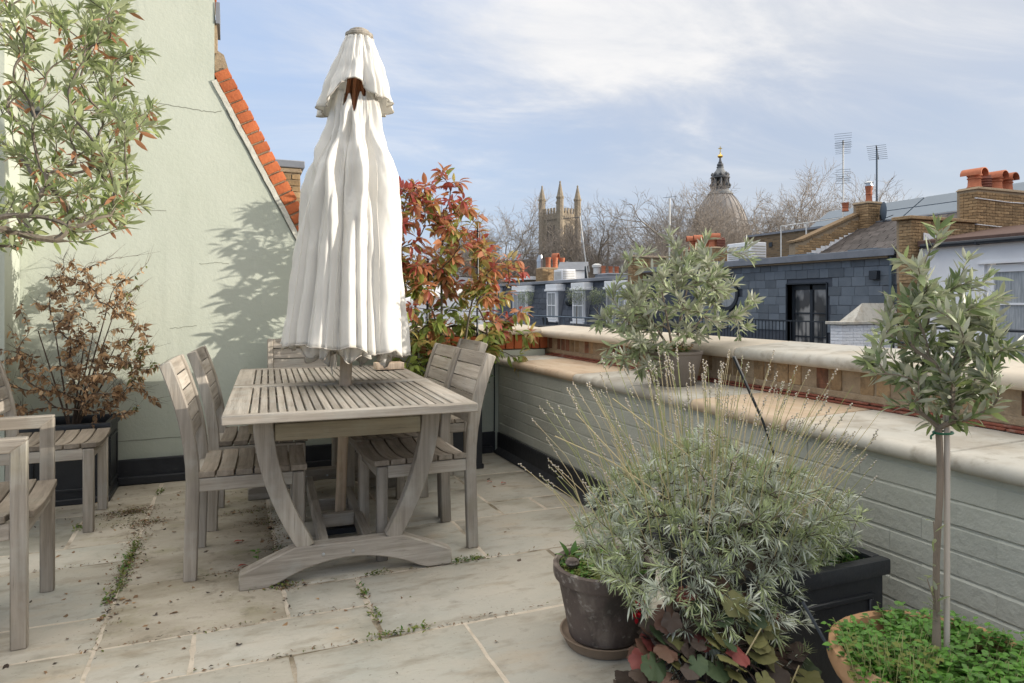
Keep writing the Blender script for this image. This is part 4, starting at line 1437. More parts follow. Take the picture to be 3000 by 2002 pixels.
def herb_bed(name, label, cat, loc, r_, n, h, mats, seed, size=.013, stalky=.4, hole=()):
    t = thing(name, label, cat, loc)
    r2 = random.Random(seed)
    items = []
    mb = MB()
    for k in range(n):
        a, q = r2.uniform(0, 6.283), math.sqrt(r2.random()) * r_
        x, y = q * math.cos(a), q * math.sin(a)
        if any((x - hx) ** 2 + (y - hy_) ** 2 < hr * hr for hx, hy_, hr in hole):
            continue
        hh = h * r2.uniform(.25, 1) * (1 - .35 * (q / r_) ** 3)
        lean = Vector((r2.uniform(-.4, .4) + .35 * x / r_, r2.uniform(-.4, .4) + .35 * y / r_, 1)).normalized()
        top = Vector((x, y, 0)) + lean * hh
        if r2.random() < stalky:
            mb.tube([(x, y, -.005), top], .0008, 3, caps=False)
        mi = r2.randrange(len(mats))
        for w in range(r2.randint(3, 5)):
            aa = w * 2.1 + r2.uniform(-.5, .5)
            p = top - lean * (hh * r2.uniform(0, .55))
            items.append((frame(p, (math.cos(aa), math.sin(aa), r2.uniform(-.1, .6)), (0, 0, 1), size * r2.uniform(.7, 1.4), r2.uniform(-.5, .5)), r2.randrange(2), mi))
    mass('foliage', [leaf_tpl(.75, .2, .25, 2, 'ovate'), leaf_tpl(.6, .1, .3, 2, 'ovate')], items, mats, t)
    mb.build('stalks', M['stalk_green'], t)
    return t


herb_bed('herb_cover', 'bright green creeping herbs filling the terracotta pot under the standard olive', 'herbs', (1.40, 1.00, .366), .198, 1150, .085, [M['herb_a'], M['herb_a'], M['herb_b']], 31, .0155, hole=((.0, .165, .045), (.09, -.03, .045)))
herb_bed('tall_herb', 'taller herb sprigs trailing over the left rim of the terracotta pot', 'herbs', (1.245, .99, .37), .075, 150, .11, [M['herb_a'], M['moss']], 32, .013, 1)
fl = thing('pink_flower', 'small pink flower head among the herbs at the bottom right', 'flower', (1.40, .86, .372))
fi = []
r = random.Random(4)
for k in range(26):
    fi.append((frame((r.gauss(0, .012), r.gauss(0, .008), r.uniform(.0, .03)), (r.uniform(-1, 1), r.uniform(-1, 1), r.uniform(0, 1)), (0, 0, 1), .009), 0, 0))
mass('petals', [leaf_tpl(.8, .2, .3, 2, 'ovate')], fi, [M['flower_pink']], fl, kind=None)
MB().tube([(0, 0, -.01), (0, 0, .02)], .0012, 4).build('stalk', M['stalk_green'], fl)

# ---- olive in a low clay pot on the ledge
LP = Vector((2.10, 2.93, .728))
lp = thing('clay_pot', 'grey brown clay pot standing on the stone ledge under the bushy olive', 'pot', LP)
MB().lathe([(.105, 0), (.112, .006), (.142, .155), (.148, .16), (.148, .172), (.136, .172), (.128, .15)], 32).build('body', M['clay_grey'], lp)
MB().lathe([(.131, .15), (0, .158)], 20).build('soil', M['soil'], lp)
lo = thing('bushy_olive_tree', 'bushy grey green olive with several thin stems growing on the ledge', 'tree', LP + Vector((0, 0, .15)))
r = random.Random(33)
stems = [[(a * t, b * t, h * t) for t in np.linspace(0, 1, 7)] for a, b, h in ((-.20, -.05, .22), (.10, .02, .35), (-.05, .05, .38), (.22, -.03, .26), (-.02, -.10, .25))]
tips = ellipsoid_tips(r, 150, (.0, .0, .25), .37, .30, .32, .4, zcut=-.72, lump=.32) + ellipsoid_tips(r, 16, (-.28, -.10, .02), .16, .1, .1, .3)
tips += [tuple(px(x, y, 3.45) - (LP + Vector((0, 0, .15)))) for x, y in ((1960, 690), (1975, 720), (2070, 700), (2060, 730), (2190, 720), (2200, 760), (2150, 740), (1830, 790), (1840, 760), (1900, 740), (1760, 930), (1750, 950), (1790, 960), (1790, 870), (1800, 850), (2195, 890), (2180, 910), (1880, 1090), (1885, 1075), (2010, 760))]
pos, paths, rd, nr = grow(stems, tips, 34, 5, .12, .0013, 2.2, start=.2)
mb = MB()
for s in stems:
    mb.tube(s, [.008 - .004 * k / 6 for k in range(7)], 6)
branch_mesh(mb, pos, paths, rd, 4)
mb.build('branches', M['bark_olive'], lo)['kind'] = 'stuff'
tp = [leaf_tpl(.21, .2, .1, 3), leaf_tpl(.23, .1, .25, 3), leaf_tpl(.2, .3, -.1, 3)]
items = []
for p_ in paths:
    for (q, d, up, L, u, roll) in shoot_leaves(pos, p_, r, 13, .060, .8, up=.5, spread=(.3, .75), tipcluster=3, lv=.28):
        v = r.random()
        items.append((frame(q, d, up, L, roll * 2.4), r.randrange(3), 2 if (u > .8 and v < .5) else 0 if v < .5 else 1))
dress(lo, tp, items, [M['ol_grey'], M['ol_grey'], M['ledge_pale']], base=tuple(LP + Vector((0, 0, .15))))
herb_bed('wilted_bedding', 'wilted brown and green bedding plant at the foot of the ledge olive', 'plant', LP + Vector((-.02, -.02, .158)), .10, 110, .07, [M['dead_a'], M['herb_b'], M['dead_b'], M['moss']], 35, .02, 1)

# ---- lavender in a square black planter by the parapet
LB = Vector((1.50, 1.62, 0))
square_planter('planter', 'black square planter against the painted parapet, overflowing with lavender', (1.50, 1.62, 0), .44, .44, .42)
la = thing('lavender', 'large straggly grey green lavender bush with dry flower stalks', 'lavender', (1.285, 1.64, .36))
r = random.Random(41)
sprigs = []
tips = ellipsoid_tips(r, 880, (.0, -.02, .11), .40, .33, .27, .5, zcut=-.5, lump=.18)
tips += ellipsoid_tips(r, 60, (-.05, -.25, -.06), .24, .08, .13, .3)
stems = [[(a * t, b * t, h * t) for t in np.linspace(0, 1, 4)] for a, b, h in ((-.22, -.04, .10), (.18, -.02, .12), (0, .16, .16), (-.03, -.20, .05), (.0, .0, .2))]
pos, paths, rd, nr = grow(stems, tips, 42, 4, .1, .0011, 2.6)
branch_mesh(MB(), pos, paths, rd, 3).build('branches', M['bark_dark'], la)['kind'] = 'stuff'
tp = [leaf_tpl(.10, .1, .15, 1), leaf_tpl(.115, .1, .4, 2), leaf_tpl(.09, .1, -.2, 1)]
items = []
for p_ in paths:
    dv = pos[p_[-1]]
    mi0 = r.choice((0, 1, 1, 2))
    for (q, d, up, L, u, roll) in shoot_leaves(pos, p_, r, 15, .033, .6, up=.5, spread=(.3, .85), tipcluster=9, lv=.3):
        items.append((frame(q, d, up, L, roll), r.randrange(3), mi0 if r.random() < .7 else r.randrange(3)))
dress(la, tp, items, [M['lav_a'], M['lav_b'], M['lav_c']], base=(1.285, 1.64, .36))
bead = (np.array([(-.5, 0, 0), (.5, 0, 0), (0, -.5, 0), (0, .5, 0), (0, 0, -.5), (0, 0, .5)]), [(0, 2, 4), (2, 1, 4), (1, 3, 4), (3, 0, 4), (2, 0, 5), (1, 2, 5), (3, 1, 5), (0, 3, 5)])
st = [MB(), MB()]
bi = []
for k in range(260):
    a, q = r.uniform(0, 6.283), math.sqrt(r.random())
    x, y = .36 * q * math.cos(a), .28 * q * math.sin(a)
    z0 = .26 * math.sqrt(max(0, 1 - q * q)) + .04
    out = Vector((x * r.uniform(.4, 1.15), y * r.uniform(.5, 1.3), .55)).normalized()
    out += Vector((r.uniform(-.12, .12), r.uniform(-.15, .15), 0))
    L = r.uniform(.14, .40)
    p0 = Vector((x, y, z0))
    p1 = p0 + out * L * .6
    p2 = p0 + out * L + Vector((x * .1, y * .1, -.01))
    st[0 if r.random() < .55 else 1].tube([p0, p1, p2], [.0013, .0011, .0008], 4, caps=False)
    if r.random() < .8:
        ax_ = (p2 - p1).normalized()
        for w in range(r.randint(5, 10)):
            e = ax_.orthogonal().normalized()
            e = Matrix.Rotation(w * 2.4, 3, ax_) @ e
            bi.append((frame(p2 - ax_ * (.0055 * w + (.012 if w > 5 else 0)) + e * .0022, ax_, e, .0062 * r.uniform(.7, 1.2)), 0, 0))
for (x0, y0, z0, x1, y1, z1) in ((-.10, -.34, .0, -.335, -.30, -.345), (.0, -.36, -.1, -.10, -.36, -.25), (-.2, -.1, .26, -.46, .06, .42), (-.24, -.12, .22, -.40, .05, .48), (.0, -.2, .22, -.30, .02, .52)):
    st[0].tube([(x0, y0, z0), ((x0 + x1) / 2 + .01, (y0 + y1) / 2, (z0 + z1) / 2 + .01), (x1, y1, z1)], .0017, 5, caps=False)
st[0].build('dry_stalks', M['straw'], la)['kind'] = 'stuff'
st[1].build('green_stalks', M['stalk_green'], la)['kind'] = 'stuff'
mass('flower_heads', [bead], bi, [M['spike']], la)
tag(MB().tube([px(2290, 1400, 2.2), px(2235, 1235, 2.2), px(2150, 1045, 2.2)], [.003, .004, .006], 6).build('plant_stake', M['black_metal']), 'thin black stake leaning over the ledge behind the lavender', 'stake')
tag(MB().tube([(1.23, 1.12, .36), (1.215, 1.20, .46)], .004, 6).build('plant_stake', M['black_metal']), 'short black peg stuck in the herbs at the rim of the terracotta pot', 'stake')
herb_bed('planter_herb', 'small green seedlings in the right corner of the lavender planter', 'herbs', (1.665, 1.49, .37), .07, 90, .06, [M['herb_a'], M['herb_b']], 43, .016, 1)

# ---- brown clay pot with mossy herbs, on its saucer
bp = thing('clay_pot', 'dark brown clay pot with mossy green herbs, left of the lavender', 'pot', (1.165, 2.02, .03))
MB().lathe([(.112, 0), (.118, .004), (.155, .19), (.168, .196), (.172, .21), (.172, .238), (.162, .243), (.152, .236), (.146, .19)], 36, jitter=.003).build('body', M['clay_dark'], bp)
MB().lathe([(.150, .205), (0, .215)], 20).build('soil', M['soil'], bp)
sa = tag(MB().lathe([(.12, 0), (.128, .002), (.146, .036), (.150, .040), (.144, .041), (.135, .03), (.12, .026), (0, .026)], 36).build('saucer', M['clay_rim'], None, loc=(1.165, 2.02, .002)), 'pale clay saucer under the dark brown pot', 'saucer')
herb_bed('mossy_herb', 'yellow green mossy herbs filling the dark brown clay pot', 'herbs', (1.165, 2.02, .24), .142, 420, .05, [M['moss'], M['moss'], M['herb_a']], 51, .012, .6)
sb_ = thing('seedling', 'broad leaved green seedling at the left rim of the dark brown pot', 'plant', (1.08, 2.10, .25))
si = []
for k, (dx, dy, dz, L) in enumerate(((-.6, 0, .5, .05), (-.2, .3, 1, .06), (.4, -.1, .7, .06), (-.9, -.2, .0, .06), (.2, .2, .9, .055), (.7, .2, .2, .05))):
    si.append((frame((.006 * k - .015, 0, .02), (dx, dy, dz), (0, 0, 1), L), 0, 0))
dress(sb_, [leaf_tpl(.42, .2, .3, 3, 'ovate')], si, [M['herb_b']], base=(1.08, 2.10, .25))
MB().tube([(0, 0, -.02), (0, 0, .03)], .002, 5).build('stem', M['stalk_green'], sb_)
st_ = MB().lathe([(0, 0), (.018, .004), (.024, .014), (.018, .026), (0, .03)], 10, jitter=.08).build('stone', M['clay_dark'], None, loc=(1.055, 2.04, .262))
tag(st_, 'small round grey stone on the rim of the dark brown pot', 'stone')

# ---- heuchera with dark and red leaves in front of the lavender planter
hp = thing('plastic_pot', 'black plastic pot hidden under the heuchera leaves', 'pot', (1.13, 1.42, 0))
MB().lathe([(.095, 0), (.125, .22), (.132, .225), (.132, .245), (.12, .245), (.112, .20), (0, .205)], 24).build('body', M['black_plastic'], hp)
he = thing('heuchera', 'low heuchera with lobed brown, red and olive leaves in front of the lavender', 'plant', (1.13, 1.42, .30))
r = random.Random(61)
tp = [lobed_tpl(5, .15, 37, .35), lobed_tpl(5, .19, 37, -.1), lobed_tpl(7, .13, 43, .5)]
items, mb = [], MB()
for k in range(260):
    a, q = r.uniform(0, 6.283), r.random() ** .5
    x, y = .29 * q * math.cos(a), .20 * q * math.sin(a) - .02
    z = .11 * (1 - q * q) + r.uniform(-.06, .05) - .22 * q * q
    d = Vector((x * 3 + r.uniform(-.4, .4), y * 3 + r.uniform(-.4, .4) - .3, r.uniform(-.5, .25)))
    L = r.uniform(.04, .074)
    front = y < -.06
    v = r.random()
    mi = (3 if v < .45 else 4 if v < .62 else 0 if v < .8 else 2) if front and x > -.12 else (1 if v < .30 else 0 if v < .68 else 4 if v < .86 else 3 if v < .93 else 2)
    items.append((frame((x, y, z), d, (r.uniform(-.35, .35), -.55 + r.uniform(-.3, .3), 1), L, r.uniform(-.4, .4)), r.randrange(3), mi))
    mb.tube([(x * .3, y * .3, -.02), (x * .8, y * .8, z * .6), (x, y, z)], .0013, 3, caps=False)
mb.build('stalks', M['bark_dark'], he)
dress(he, tp, items, [M['heu_dark'], M['heu_brown'], M['heu_red'], M['heu_green'], M['heu_deep']], base=(1.13, 1.42, .30))
rf = thing('red_flower', 'small red flower beside the dark brown clay pot', 'flower', (1.15, 1.765, .225))
fi = []
for k in range(16):
    c = (0, 0, .012) if k < 8 else (-.022, 0, -.014)
    fi.append((frame((c[0] + r.gauss(0, .004), c[1] + r.gauss(0, .003), c[2] + r.gauss(0, .006)), (r.uniform(-1, 1), r.uniform(-1, 1), r.uniform(-1, 1)), (0, -1, .5), .018), 0, 0))
mass('petals', [leaf_tpl(.8, .3, .3, 2, 'ovate')], fi, [M['flower_red']], rf, kind=None)
MB().tube([(.05, .02, -.10), (.02, 0, -.03), (0, 0, .01)], .0014, 4).build('stalk', M['bark_dark'], rf)

# ---- weeds, moss and dry leaves on the paving
r = random.Random(71)
WT = [(-.415, 3.62, .10), (-.425, 3.47, .10), (-.43, 3.33, .085), (-.415, 3.17, .09), (-.44, 3.02, .07), (.93, 2.885, .09), (1.0, 2.885, .07), (.48, 2.72, .05), (.485, 2.50, .05), (.56, 2.885, .05), (.18, 2.90, .07), (.49, 2.34, .06), (.6, 2.345, .05), (-.72, 4.05, .06), (-.40, 4.62, .06), (.20, 3.33, .05)]
WL = ['weed tuft in the long joint left of the table, farthest back', 'weed tuft in the long joint left of the table, second from the back', 'weed tuft in the long joint left of the table, level with the chair leg', 'weed tuft spreading in the long joint left of the table, nearest but one',
      'weed tuft nearest the camera in the joint left of the table', 'wide weed tuft in the joint right of the trestle foot', 'weed tuft at the right end of the joint beside the trestle foot', 'weed tuft in the short joint in front of the trestle foot, upper one',
      'weed tuft in the short joint in front of the trestle foot, lower one', 'thin weeds under the arch of the trestle foot', 'brownish weed clump at the left tip of the trestle foot', 'weed at the crossing of two joints in the foreground', 'thin weed in the long foreground joint', 'weed by the front legs of the empty chair', 'yellowish weed near the black skirting', 'weed beside the seedling under the table']
for (x, y, s), lb in zip(WT, WL):
    t = thing('weed_tuft', lb, 'weed', (x, y, -.004), 0, 'weeds in the paving joints')
    it = []
    horiz = abs(y - 2.885) < .02 or abs(y - 2.34) < .02
    for k in range(int(60 * s / .08)):
        q = (r.gauss(0, s * .55 if horiz else .012), r.gauss(0, .012 if horiz else s * .55), r.uniform(0, .016))
        it.append((frame(q, (r.uniform(-1, 1), r.uniform(-1, 1), r.uniform(.1, 1.2)), (0, 0, 1), r.uniform(.009, .02), 0), 0, r.choice((0, 0, 1))))
    mass('leaves', [leaf_tpl(.5, .2, .3, 2, 'ovate')], it, [M['moss'], M['herb_b']], t)
sd = thing('seedling', 'pale green seedling beside the left tip of the trestle foot', 'plant', (.10, 3.13, 0))
si = [(frame((.01 * math.cos(k), .01 * math.sin(k), .03 + .012 * k), (math.cos(k * 2.2), math.sin(k * 2.2), .5), (0, 0, 1), .03), 0, 0) for k in range(6)]
dress(sd, [leaf_tpl(.6, .2, .3, 3, 'ovate')], si, [M['herb_a']], base=(.1, 3.13, 0))
MB().tube([(0, 0, -.004), (.004, 0, .09)], .0016, 4).build('stem', M['stalk_green'], sd)

tpd = [leaf_tpl(.4, .5, .5, 3), leaf_tpl(.55, -.5, .4, 3, 'ovate'), leaf_tpl(.3, .3, .8, 3)]
fm = []
for ti, (v, f) in enumerate(tpd):
    row = []
    for mm in ('dead_b', 'dead_a', 'heu_dark'):
        me = bpy.data.meshes.new('fallen_leaf')
        me.from_pydata([tuple(q) for q in v], [], f)
        me.materials.append(M[mm])
        row.append(me)
    fm.append(row)
for k in range(210):
    z = r.random()
    if z < .62:
        x, y = r.uniform(-.95, .22), r.uniform(2.35, 4.7)
    elif z < .8:
        x, y = -.42 + r.gauss(0, .03), r.uniform(2.6, 4.2)
    elif z < .93:
        x, y = .19 + r.gauss(0, .05), r.uniform(2.9, 4.2)
    else:
        x, y = r.uniform(.2, 1.6), r.uniform(2.0, 4.2)
    T = frame((x, y, .006), (math.cos(k * 2.4), math.sin(k * 2.4), 0), (r.uniform(-.3, .3), r.uniform(-.3, .3), 1), r.uniform(.018, .052), 0)
    o = place('fallen_leaf', fm[r.randrange(3)][r.choice((0, 0, 0, 1, 2))], M=Matrix(T.tolist()))
    tag(o, 'dry dark fallen leaf lying on the paving slabs', 'leaf', 'dry leaves scattered over the paving')
for (x, y, lb) in ((.005, 3.49, 'red fallen leaf on the slab between the left chair legs'), (.02, 3.16, 'red fallen leaf by the left tip of the trestle foot'), (1.49, 4.05, 'red curled leaf on the paving below the painted parapet, left one'), (1.56, 3.99, 'red curled leaf on the paving below the painted parapet, right one')):
    me = bpy.data.meshes.new('red_leaf')
    me.from_pydata([tuple(q) for q in leaf_tpl(.3, .5, .4, 3)[0]], [], leaf_tpl(.3, .5, .4, 3)[1])
    me.materials.append(M['ph_red'])
    tag(place('red_leaf', me, M=Matrix(frame((x, y, .012), (.8, .5, .15), (0, 0, 1), .055).tolist())), lb, 'leaf')
# crumbs of leaf mould gathered in the joints and by the dead shrub
it = []
for (x, y, sx, sy, n) in ((-.42, 3.5, .03, .35, 700), (-.56, 4.22, .07, .05, 360), (-.50, 4.25, .045, .035, 420), (-.43, 4.0, .08, .04, 260), (.19, 3.5, .03, .3, 420), (.17, 3.78, .07, .03, 200), (.12, 3.13, .12, .022, 240), (-.1, 4.0, .2, .02, 120), (.12, 4.0, .07, .03, 120), (.2, 2.89, .05, .015, 100), (0, 2.61, .3, .006, 90), (.6, 2.34, .5, .006, 150), (.48, 2.6, .006, .2, 60), (.8, 2.885, .5, .006, 120), (-.6, 3.46, .25, .006, 70), (-.3, 4.3, .35, .2, 150)):
    for k in range(int(n * 1.5)):
        it.append((frame((r.gauss(x, sx), r.gauss(y, sy), r.uniform(-.006, .010)), (r.uniform(-1, 1), r.uniform(-1, 1), r.uniform(-.2, .4)), (r.uniform(-.5, .5), r.uniform(-.5, .5), 1), r.uniform(.005, .019)), r.randrange(2), r.choice((0, 0, 0, 1, 2))))
lm = mass('leaf_mould', [leaf_tpl(.5, .5, .3, 1, 'ovate'), leaf_tpl(.25, .3, .3, 1)], it, [M['dead_b'], M['soil'], M['moss']])
tag(lm, 'dark crumbs of leaf mould and moss in the joints of the paving', 'litter')

# ------------------------------------------------------------------ roofs and houses beyond the parapet
XF = 15.3          # street front of the mews houses


def brick_box(name, parent, x0, x1, y0, y1, z0, z1, m_, mort, faces='xy', bw=.215, bh=.065, jt=.011, lim=300, depth=.03, prob=None):
    """solid core with single bricks laid on the faces that look at the terrace (-x and -y)"""
    MB().bx(x0 + depth * .5, x1, y0 + depth * .5, y1, z0, z1).build('core', mort, parent)
    mes = {w: MB().box((0, 0, 0), (w, depth, bh)).mesh('brick', m_, bevel=.006) for w in (bw, bw / 2 - jt / 2)}
    n = 0
    row = 0
    z = z0 + bh / 2
    while z + bh / 2 <= z1 + .001:
        for fc in faces:
            a0, a1 = (y0, y1) if fc == 'x' else (x0 + (depth if 'x' in faces else 0), x1)
            a = a0
            k = row % 2
            while a < a1 - .03:
                w = bw if k % 2 == 0 else bw / 2 - jt / 2
                if a + w > a1 + .001:
                    w = bw / 2 - jt / 2
                    if a + w > a1 + .001:
                        break
                pr = rng.uniform(0, .006)
                o = place('brick', mes[w], parent, (x0 + depth / 2 - pr, a + w / 2, z) if fc == 'x' else (a + w / 2, y0 + depth / 2 - pr, z))
                if fc == 'x':
                    o.rotation_euler = (0, 0, math.pi / 2)
                a += w + jt
                k += 1
                n += 1
        z += bh + jt
        row += 1
    return n


def pot_mesh(kind, h, r):
    m = MB()
    if kind == 'louvre':
        m.lathe([(r * .95, 0), (r, h * .08)] + [(r * (1.0 if k % 2 else .86), h * (.12 + .075 * k)) for k in range(9)] + [(r * .8, h * .85), (r * .5, h * .9), (0, h * .92)], 18, mi=0)
        return m.mesh('louvre_pot', M['pot_dark'])
    m.lathe([(r * .92, 0), (r, h * .06), (r * .86, h * .12), (r * .8, h * .45), (r * .92, h * .48), (r * .92, h * .53), (r * .8, h * .56), (r * .82, h * .62)] + ([] if kind == 'hood' else [(r * .98, h * .9), (r * 1.02, h * .94), (r * 1.02, h), (r * .8, h), (r * .7, h * .7)]), 18)
    if kind == 'hood':
        m.lathe([(r * .95, h * .62), (r * .98, h * .70)], 18)
        # half-round hood lying across the top
        n, L = 9, r * 1.55
        vs = []
        for s, q in ((-1, 1.0), (1, 1.0)):
            for rr in (r * 1.12, r * .98):
                for k in range(n + 1):
                    a = math.pi * (k / n) * 1.12 - .06 * math.pi
                    vs.append((rr * math.cos(a), s * L * .9, h * .70 + rr * 1.05 * math.sin(a)))
        fs = []
        b = n + 1
        for k in range(n):
            fs += [(k, k + 1, 2 * b + k + 1, 2 * b + k), (b + k, 3 * b + k, 3 * b + k + 1, b + k + 1), (k, b + k, b + k + 1, k + 1), (2 * b + k, 2 * b + k + 1, 3 * b + k + 1, 3 * b + k)]
        fs += [(0, 2 * b, 3 * b, b), (n, b + n, 3 * b + n, 2 * b + n)]
        m.add(vs, fs)
    return m.mesh('chimney_pot', M['pot_red'], angle=50)


POTS = {k: pot_mesh(k, 1.0, .28) for k in ('hood', 'plain', 'louvre')}


def chimney(name, label, x0, x1, y0, y1, z0, z1, pots, real=True, m_=None, mort=None, bw=.215):
    t = thing(name, label, 'chimney', ((x0 + x1) / 2, (y0 + y1) / 2, z0))
    o = t.location
    m_ = m_ or M['stock_brick']
    if real:
        brick_box('b', t, x0 - o.x, x1 - o.x, y0 - o.y, y1 - o.y, 0, z1 - z0, m_, mort or M['mortar_brown'], bw=bw)
    else:
        MB().bx(x0 - o.x, x1 - o.x, y0 - o.y, y1 - o.y, 0, z1 - z0).build('stack', m_, t)
    MB().box((0, 0, z1 - z0 + .03), (x1 - x0 + .05, y1 - y0 + .05, .07), top=.93).build('flaunching', mort or M['mortar_brown'], t, bevel=.01)
    for (kind, px_, py_, h, s, rz) in pots:
        q = place('chimney_pot', POTS[kind], t, (px_ - o.x, py_ - o.y, z1 - z0 + .055), rz)
        q.scale = (s, s, h)
    return t


def sash(t, x, yc, z0, z1, w, rows=2, cols=2, net=True, name='window', depth=.05, mfr=None, b=.07):
    """window in a front that faces -x, built into thing t (coordinates relative to t)"""
    mfr = mfr or M['white_gloss']
    f = MB()
    f.bx(x - depth, x, yc - w / 2, yc + w / 2, z0, z0 + b).bx(x - depth, x, yc - w / 2, yc + w / 2, z1 - b, z1)
    f.bx(x - depth, x, yc - w / 2, yc - w / 2 + b, z0 + b, z1 - b).bx(x - depth, x, yc + w / 2 - b, yc + w / 2, z0 + b, z1 - b)
    for k in range(1, rows):
        zz = z0 + (z1 - z0) * k / rows
        f.bx(x - depth * .8, x, yc - w / 2 + b, yc + w / 2 - b, zz - .022, zz + .022)
    for k in range(1, cols):
        yy = yc - w / 2 + w * k / cols
        f.bx(x - depth * .6, x - .004, yc - .012 + yy - yc, yy + .012, z0 + b, z1 - b)
    fr = f.build(name, mfr, t)
    for k in range(rows):
        for c in range(cols):
            ya, yb = yc - w / 2 + w * c / cols + .012, yc - w / 2 + w * (c + 1) / cols - .012
            za, zb = z0 + (z1 - z0) * k / rows + .02, z0 + (z1 - z0) * (k + 1) / rows - .02
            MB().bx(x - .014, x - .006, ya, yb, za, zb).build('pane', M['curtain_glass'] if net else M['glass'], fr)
    return fr


# -- slate clad house with a french window
sh = thing('slate_house', 'flat roofed blue grey slate clad house with a dark french window and round window', 'house', (XF, 17.5, -3))
oz = 3.0
ya, yb = 11.92 - 17.5, 23.2 - 17.5
dy0, dy1 = 14.25 - 17.5, 15.72 - 17.5
zt = 2.33 + oz
m = MB()
m.bx(.03, 1.2, ya, dy0, 0, zt).bx(.03, 1.2, dy1, yb, 0, zt).bx(.03, 1.2, dy0, dy1, 1.66 + oz, zt).bx(.03, 1.2, dy0, dy1, 0, -.62 + oz).bx(.32, 1.2, dy0, dy1, -.62 + oz, 1.66 + oz)
m.build('wall', M['mansard_slate'], sh)
MB().bx(.9, 9, ya, yb, 2.0 + oz, 2.33 + oz).build('flat_roof', M['lead'], sh)
slm = [MB().box((0, 0, 0), (.026, w, .247)).mesh('wall_slate', M['slate'], bevel=.004) for w in (.42, .30, .52, .2)]
sw = (.42, .30, .52, .2)
ns = 0
z = 2.20 + oz
row = 0
while z > .25 + oz:
    y = ya + rng.uniform(.0, .2)
    while y < 19.9 - 17.5 and ns < 296:
        k = rng.choice((0, 0, 1, 2, 0))
        w = sw[k]
        if y < dy0 and y + w > dy0 - .02 and z < 1.72 + oz:
            if dy0 - y > .2:
                k = 3
                w = .2
            else:
                y = dy1 + .01
                continue
        elif dy0 <= y < dy1 and z < 1.72 + oz:
            y = dy1 + .01
            continue
        if (y + w / 2 - (18.35 - 17.5)) ** 2 + (z - 1.42 - oz) ** 2 < .5:
            y += w
            continue
        o = place('slate', slm[k], sh, (.012 - rng.uniform(0, .010), y + w / 2, z + rng.uniform(-.003, .003)))
        ns += 1
        y += w + .008
    z -= .254
    row += 1
MB().bx(-.22, .9, ya + .05, yb, 2.34 + oz, 2.40 + oz).bx(-.24, -.22, ya + .05, yb, 2.30 + oz, 2.49 + oz).bx(-.22, .9, ya + .05, yb, 2.44 + oz, 2.485 + oz).build('lead_edge', M['lead'], sh, bevel=.015)
MB().bx(-.16, -.02, ya + .3, yb, 2.26 + oz, 2.335 + oz).build('soffit', M['mortar_brown'], sh)
for y in np.arange(ya + 1.0, yb, 2.1):
    MB().box((.1, y, 2.505 + oz), (.6, .9, .035)).build('lead_flap', M['zinc'], sh)
# french window
f = MB()
for y in (dy0, (dy0 + dy1) / 2 - .05, dy1 - .1):
    f.bx(.20, .28, y, y + .1, -.6 + oz, 1.64 + oz)
f.bx(.20, .28, dy0 + .1, dy1 - .1, 1.5 + oz, 1.64 + oz).bx(.20, .28, dy0 + .1, dy1 - .1, -.6 + oz, -.42 + oz)
for y in (dy0 + .1, (dy0 + dy1) / 2 + .05):
    for zz in (.82, .14):
        f.bx(.21, .27, y, (dy0 + dy1) / 2 - .05 if y < dy0 + .2 else dy1 - .1, zz + oz - .02, zz + oz + .02)
fw = f.build('french_window', M['black_metal'], sh)
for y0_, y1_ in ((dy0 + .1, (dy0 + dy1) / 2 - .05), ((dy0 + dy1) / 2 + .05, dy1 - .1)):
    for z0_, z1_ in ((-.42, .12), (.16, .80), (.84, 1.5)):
        MB().bx(.245, .255, y0_, y1_, z0_ + oz, z1_ + oz).build('pane', M['painted_reflection_glass'], fw)
MB().bx(-.02, .3, dy0 - .03, dy0, -.6 + oz, 1.68 + oz).bx(-.02, .3, dy1, dy1 + .03, -.6 + oz, 1.68 + oz).bx(-.02, .3, dy0, dy1, 1.66 + oz, 1.70 + oz).build('window_reveal', M['black_metal'], sh)
# round window
rw = MB()
n = 28
vs, fs = [], []
for rr, xx in ((.56, -.06), (.44, -.06), (.44, .02), (.56, .03)):
    for k in range(n):
        a = 2 * math.pi * k / n
        vs.append((xx, .85 + rr * math.cos(a), 1.42 + oz + rr * math.sin(a)))
for q in range(4):
    for k in range(n):
        fs.append((q * n + k, q * n + (k + 1) % n, ((q + 1) % 4) * n + (k + 1) % n, ((q + 1) % 4) * n + k))
rw.add(vs, fs)
rwo = rw.build('round_window', M['black_metal'], sh)
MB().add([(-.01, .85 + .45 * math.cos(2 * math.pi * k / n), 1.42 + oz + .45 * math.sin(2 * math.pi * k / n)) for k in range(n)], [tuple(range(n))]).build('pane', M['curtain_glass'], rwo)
MB().bx(-.14, .0, ya + .62, ya + .86, 1.72 + oz, 1.95 + oz).build('vent_box', M['black_metal'], sh, bevel=.01)
MB().tube([(-.09, ya + .25, -1 + oz), (-.09, ya + .25, 2.28 + oz)], .045, 8).build('downpipe', M['grey_metal'], sh)
# balcony floor and railing
MB().bx(-1.4, .03, ya, yb, -.8 + oz, -.62 + oz).build('balcony', M['lead'], sh)
rl = thing('balcony_railing', 'dark railing of thin upright bars in front of the slate house', 'railing', (13.9, 17.5, -.6))
for zz in (1.24, .12):
    MB().bx(-.02, .02, -5.0, 5.7, zz - .018, zz + .018).build('rail', M['black_metal'], rl)
bar = MB().bx(-.008, .008, -.008, .008, .138, 1.222).mesh('bar', M['black_metal'])
for k in range(80):
    place('bar', bar, rl, (0, -4.95 + .133 * k, 0))
for y in (-5.0, -1.5, 2.0, 5.6):
    MB().bx(-.02, .02, y - .02, y + .02, -.02, 1.27).build('post', M['black_metal'], rl)

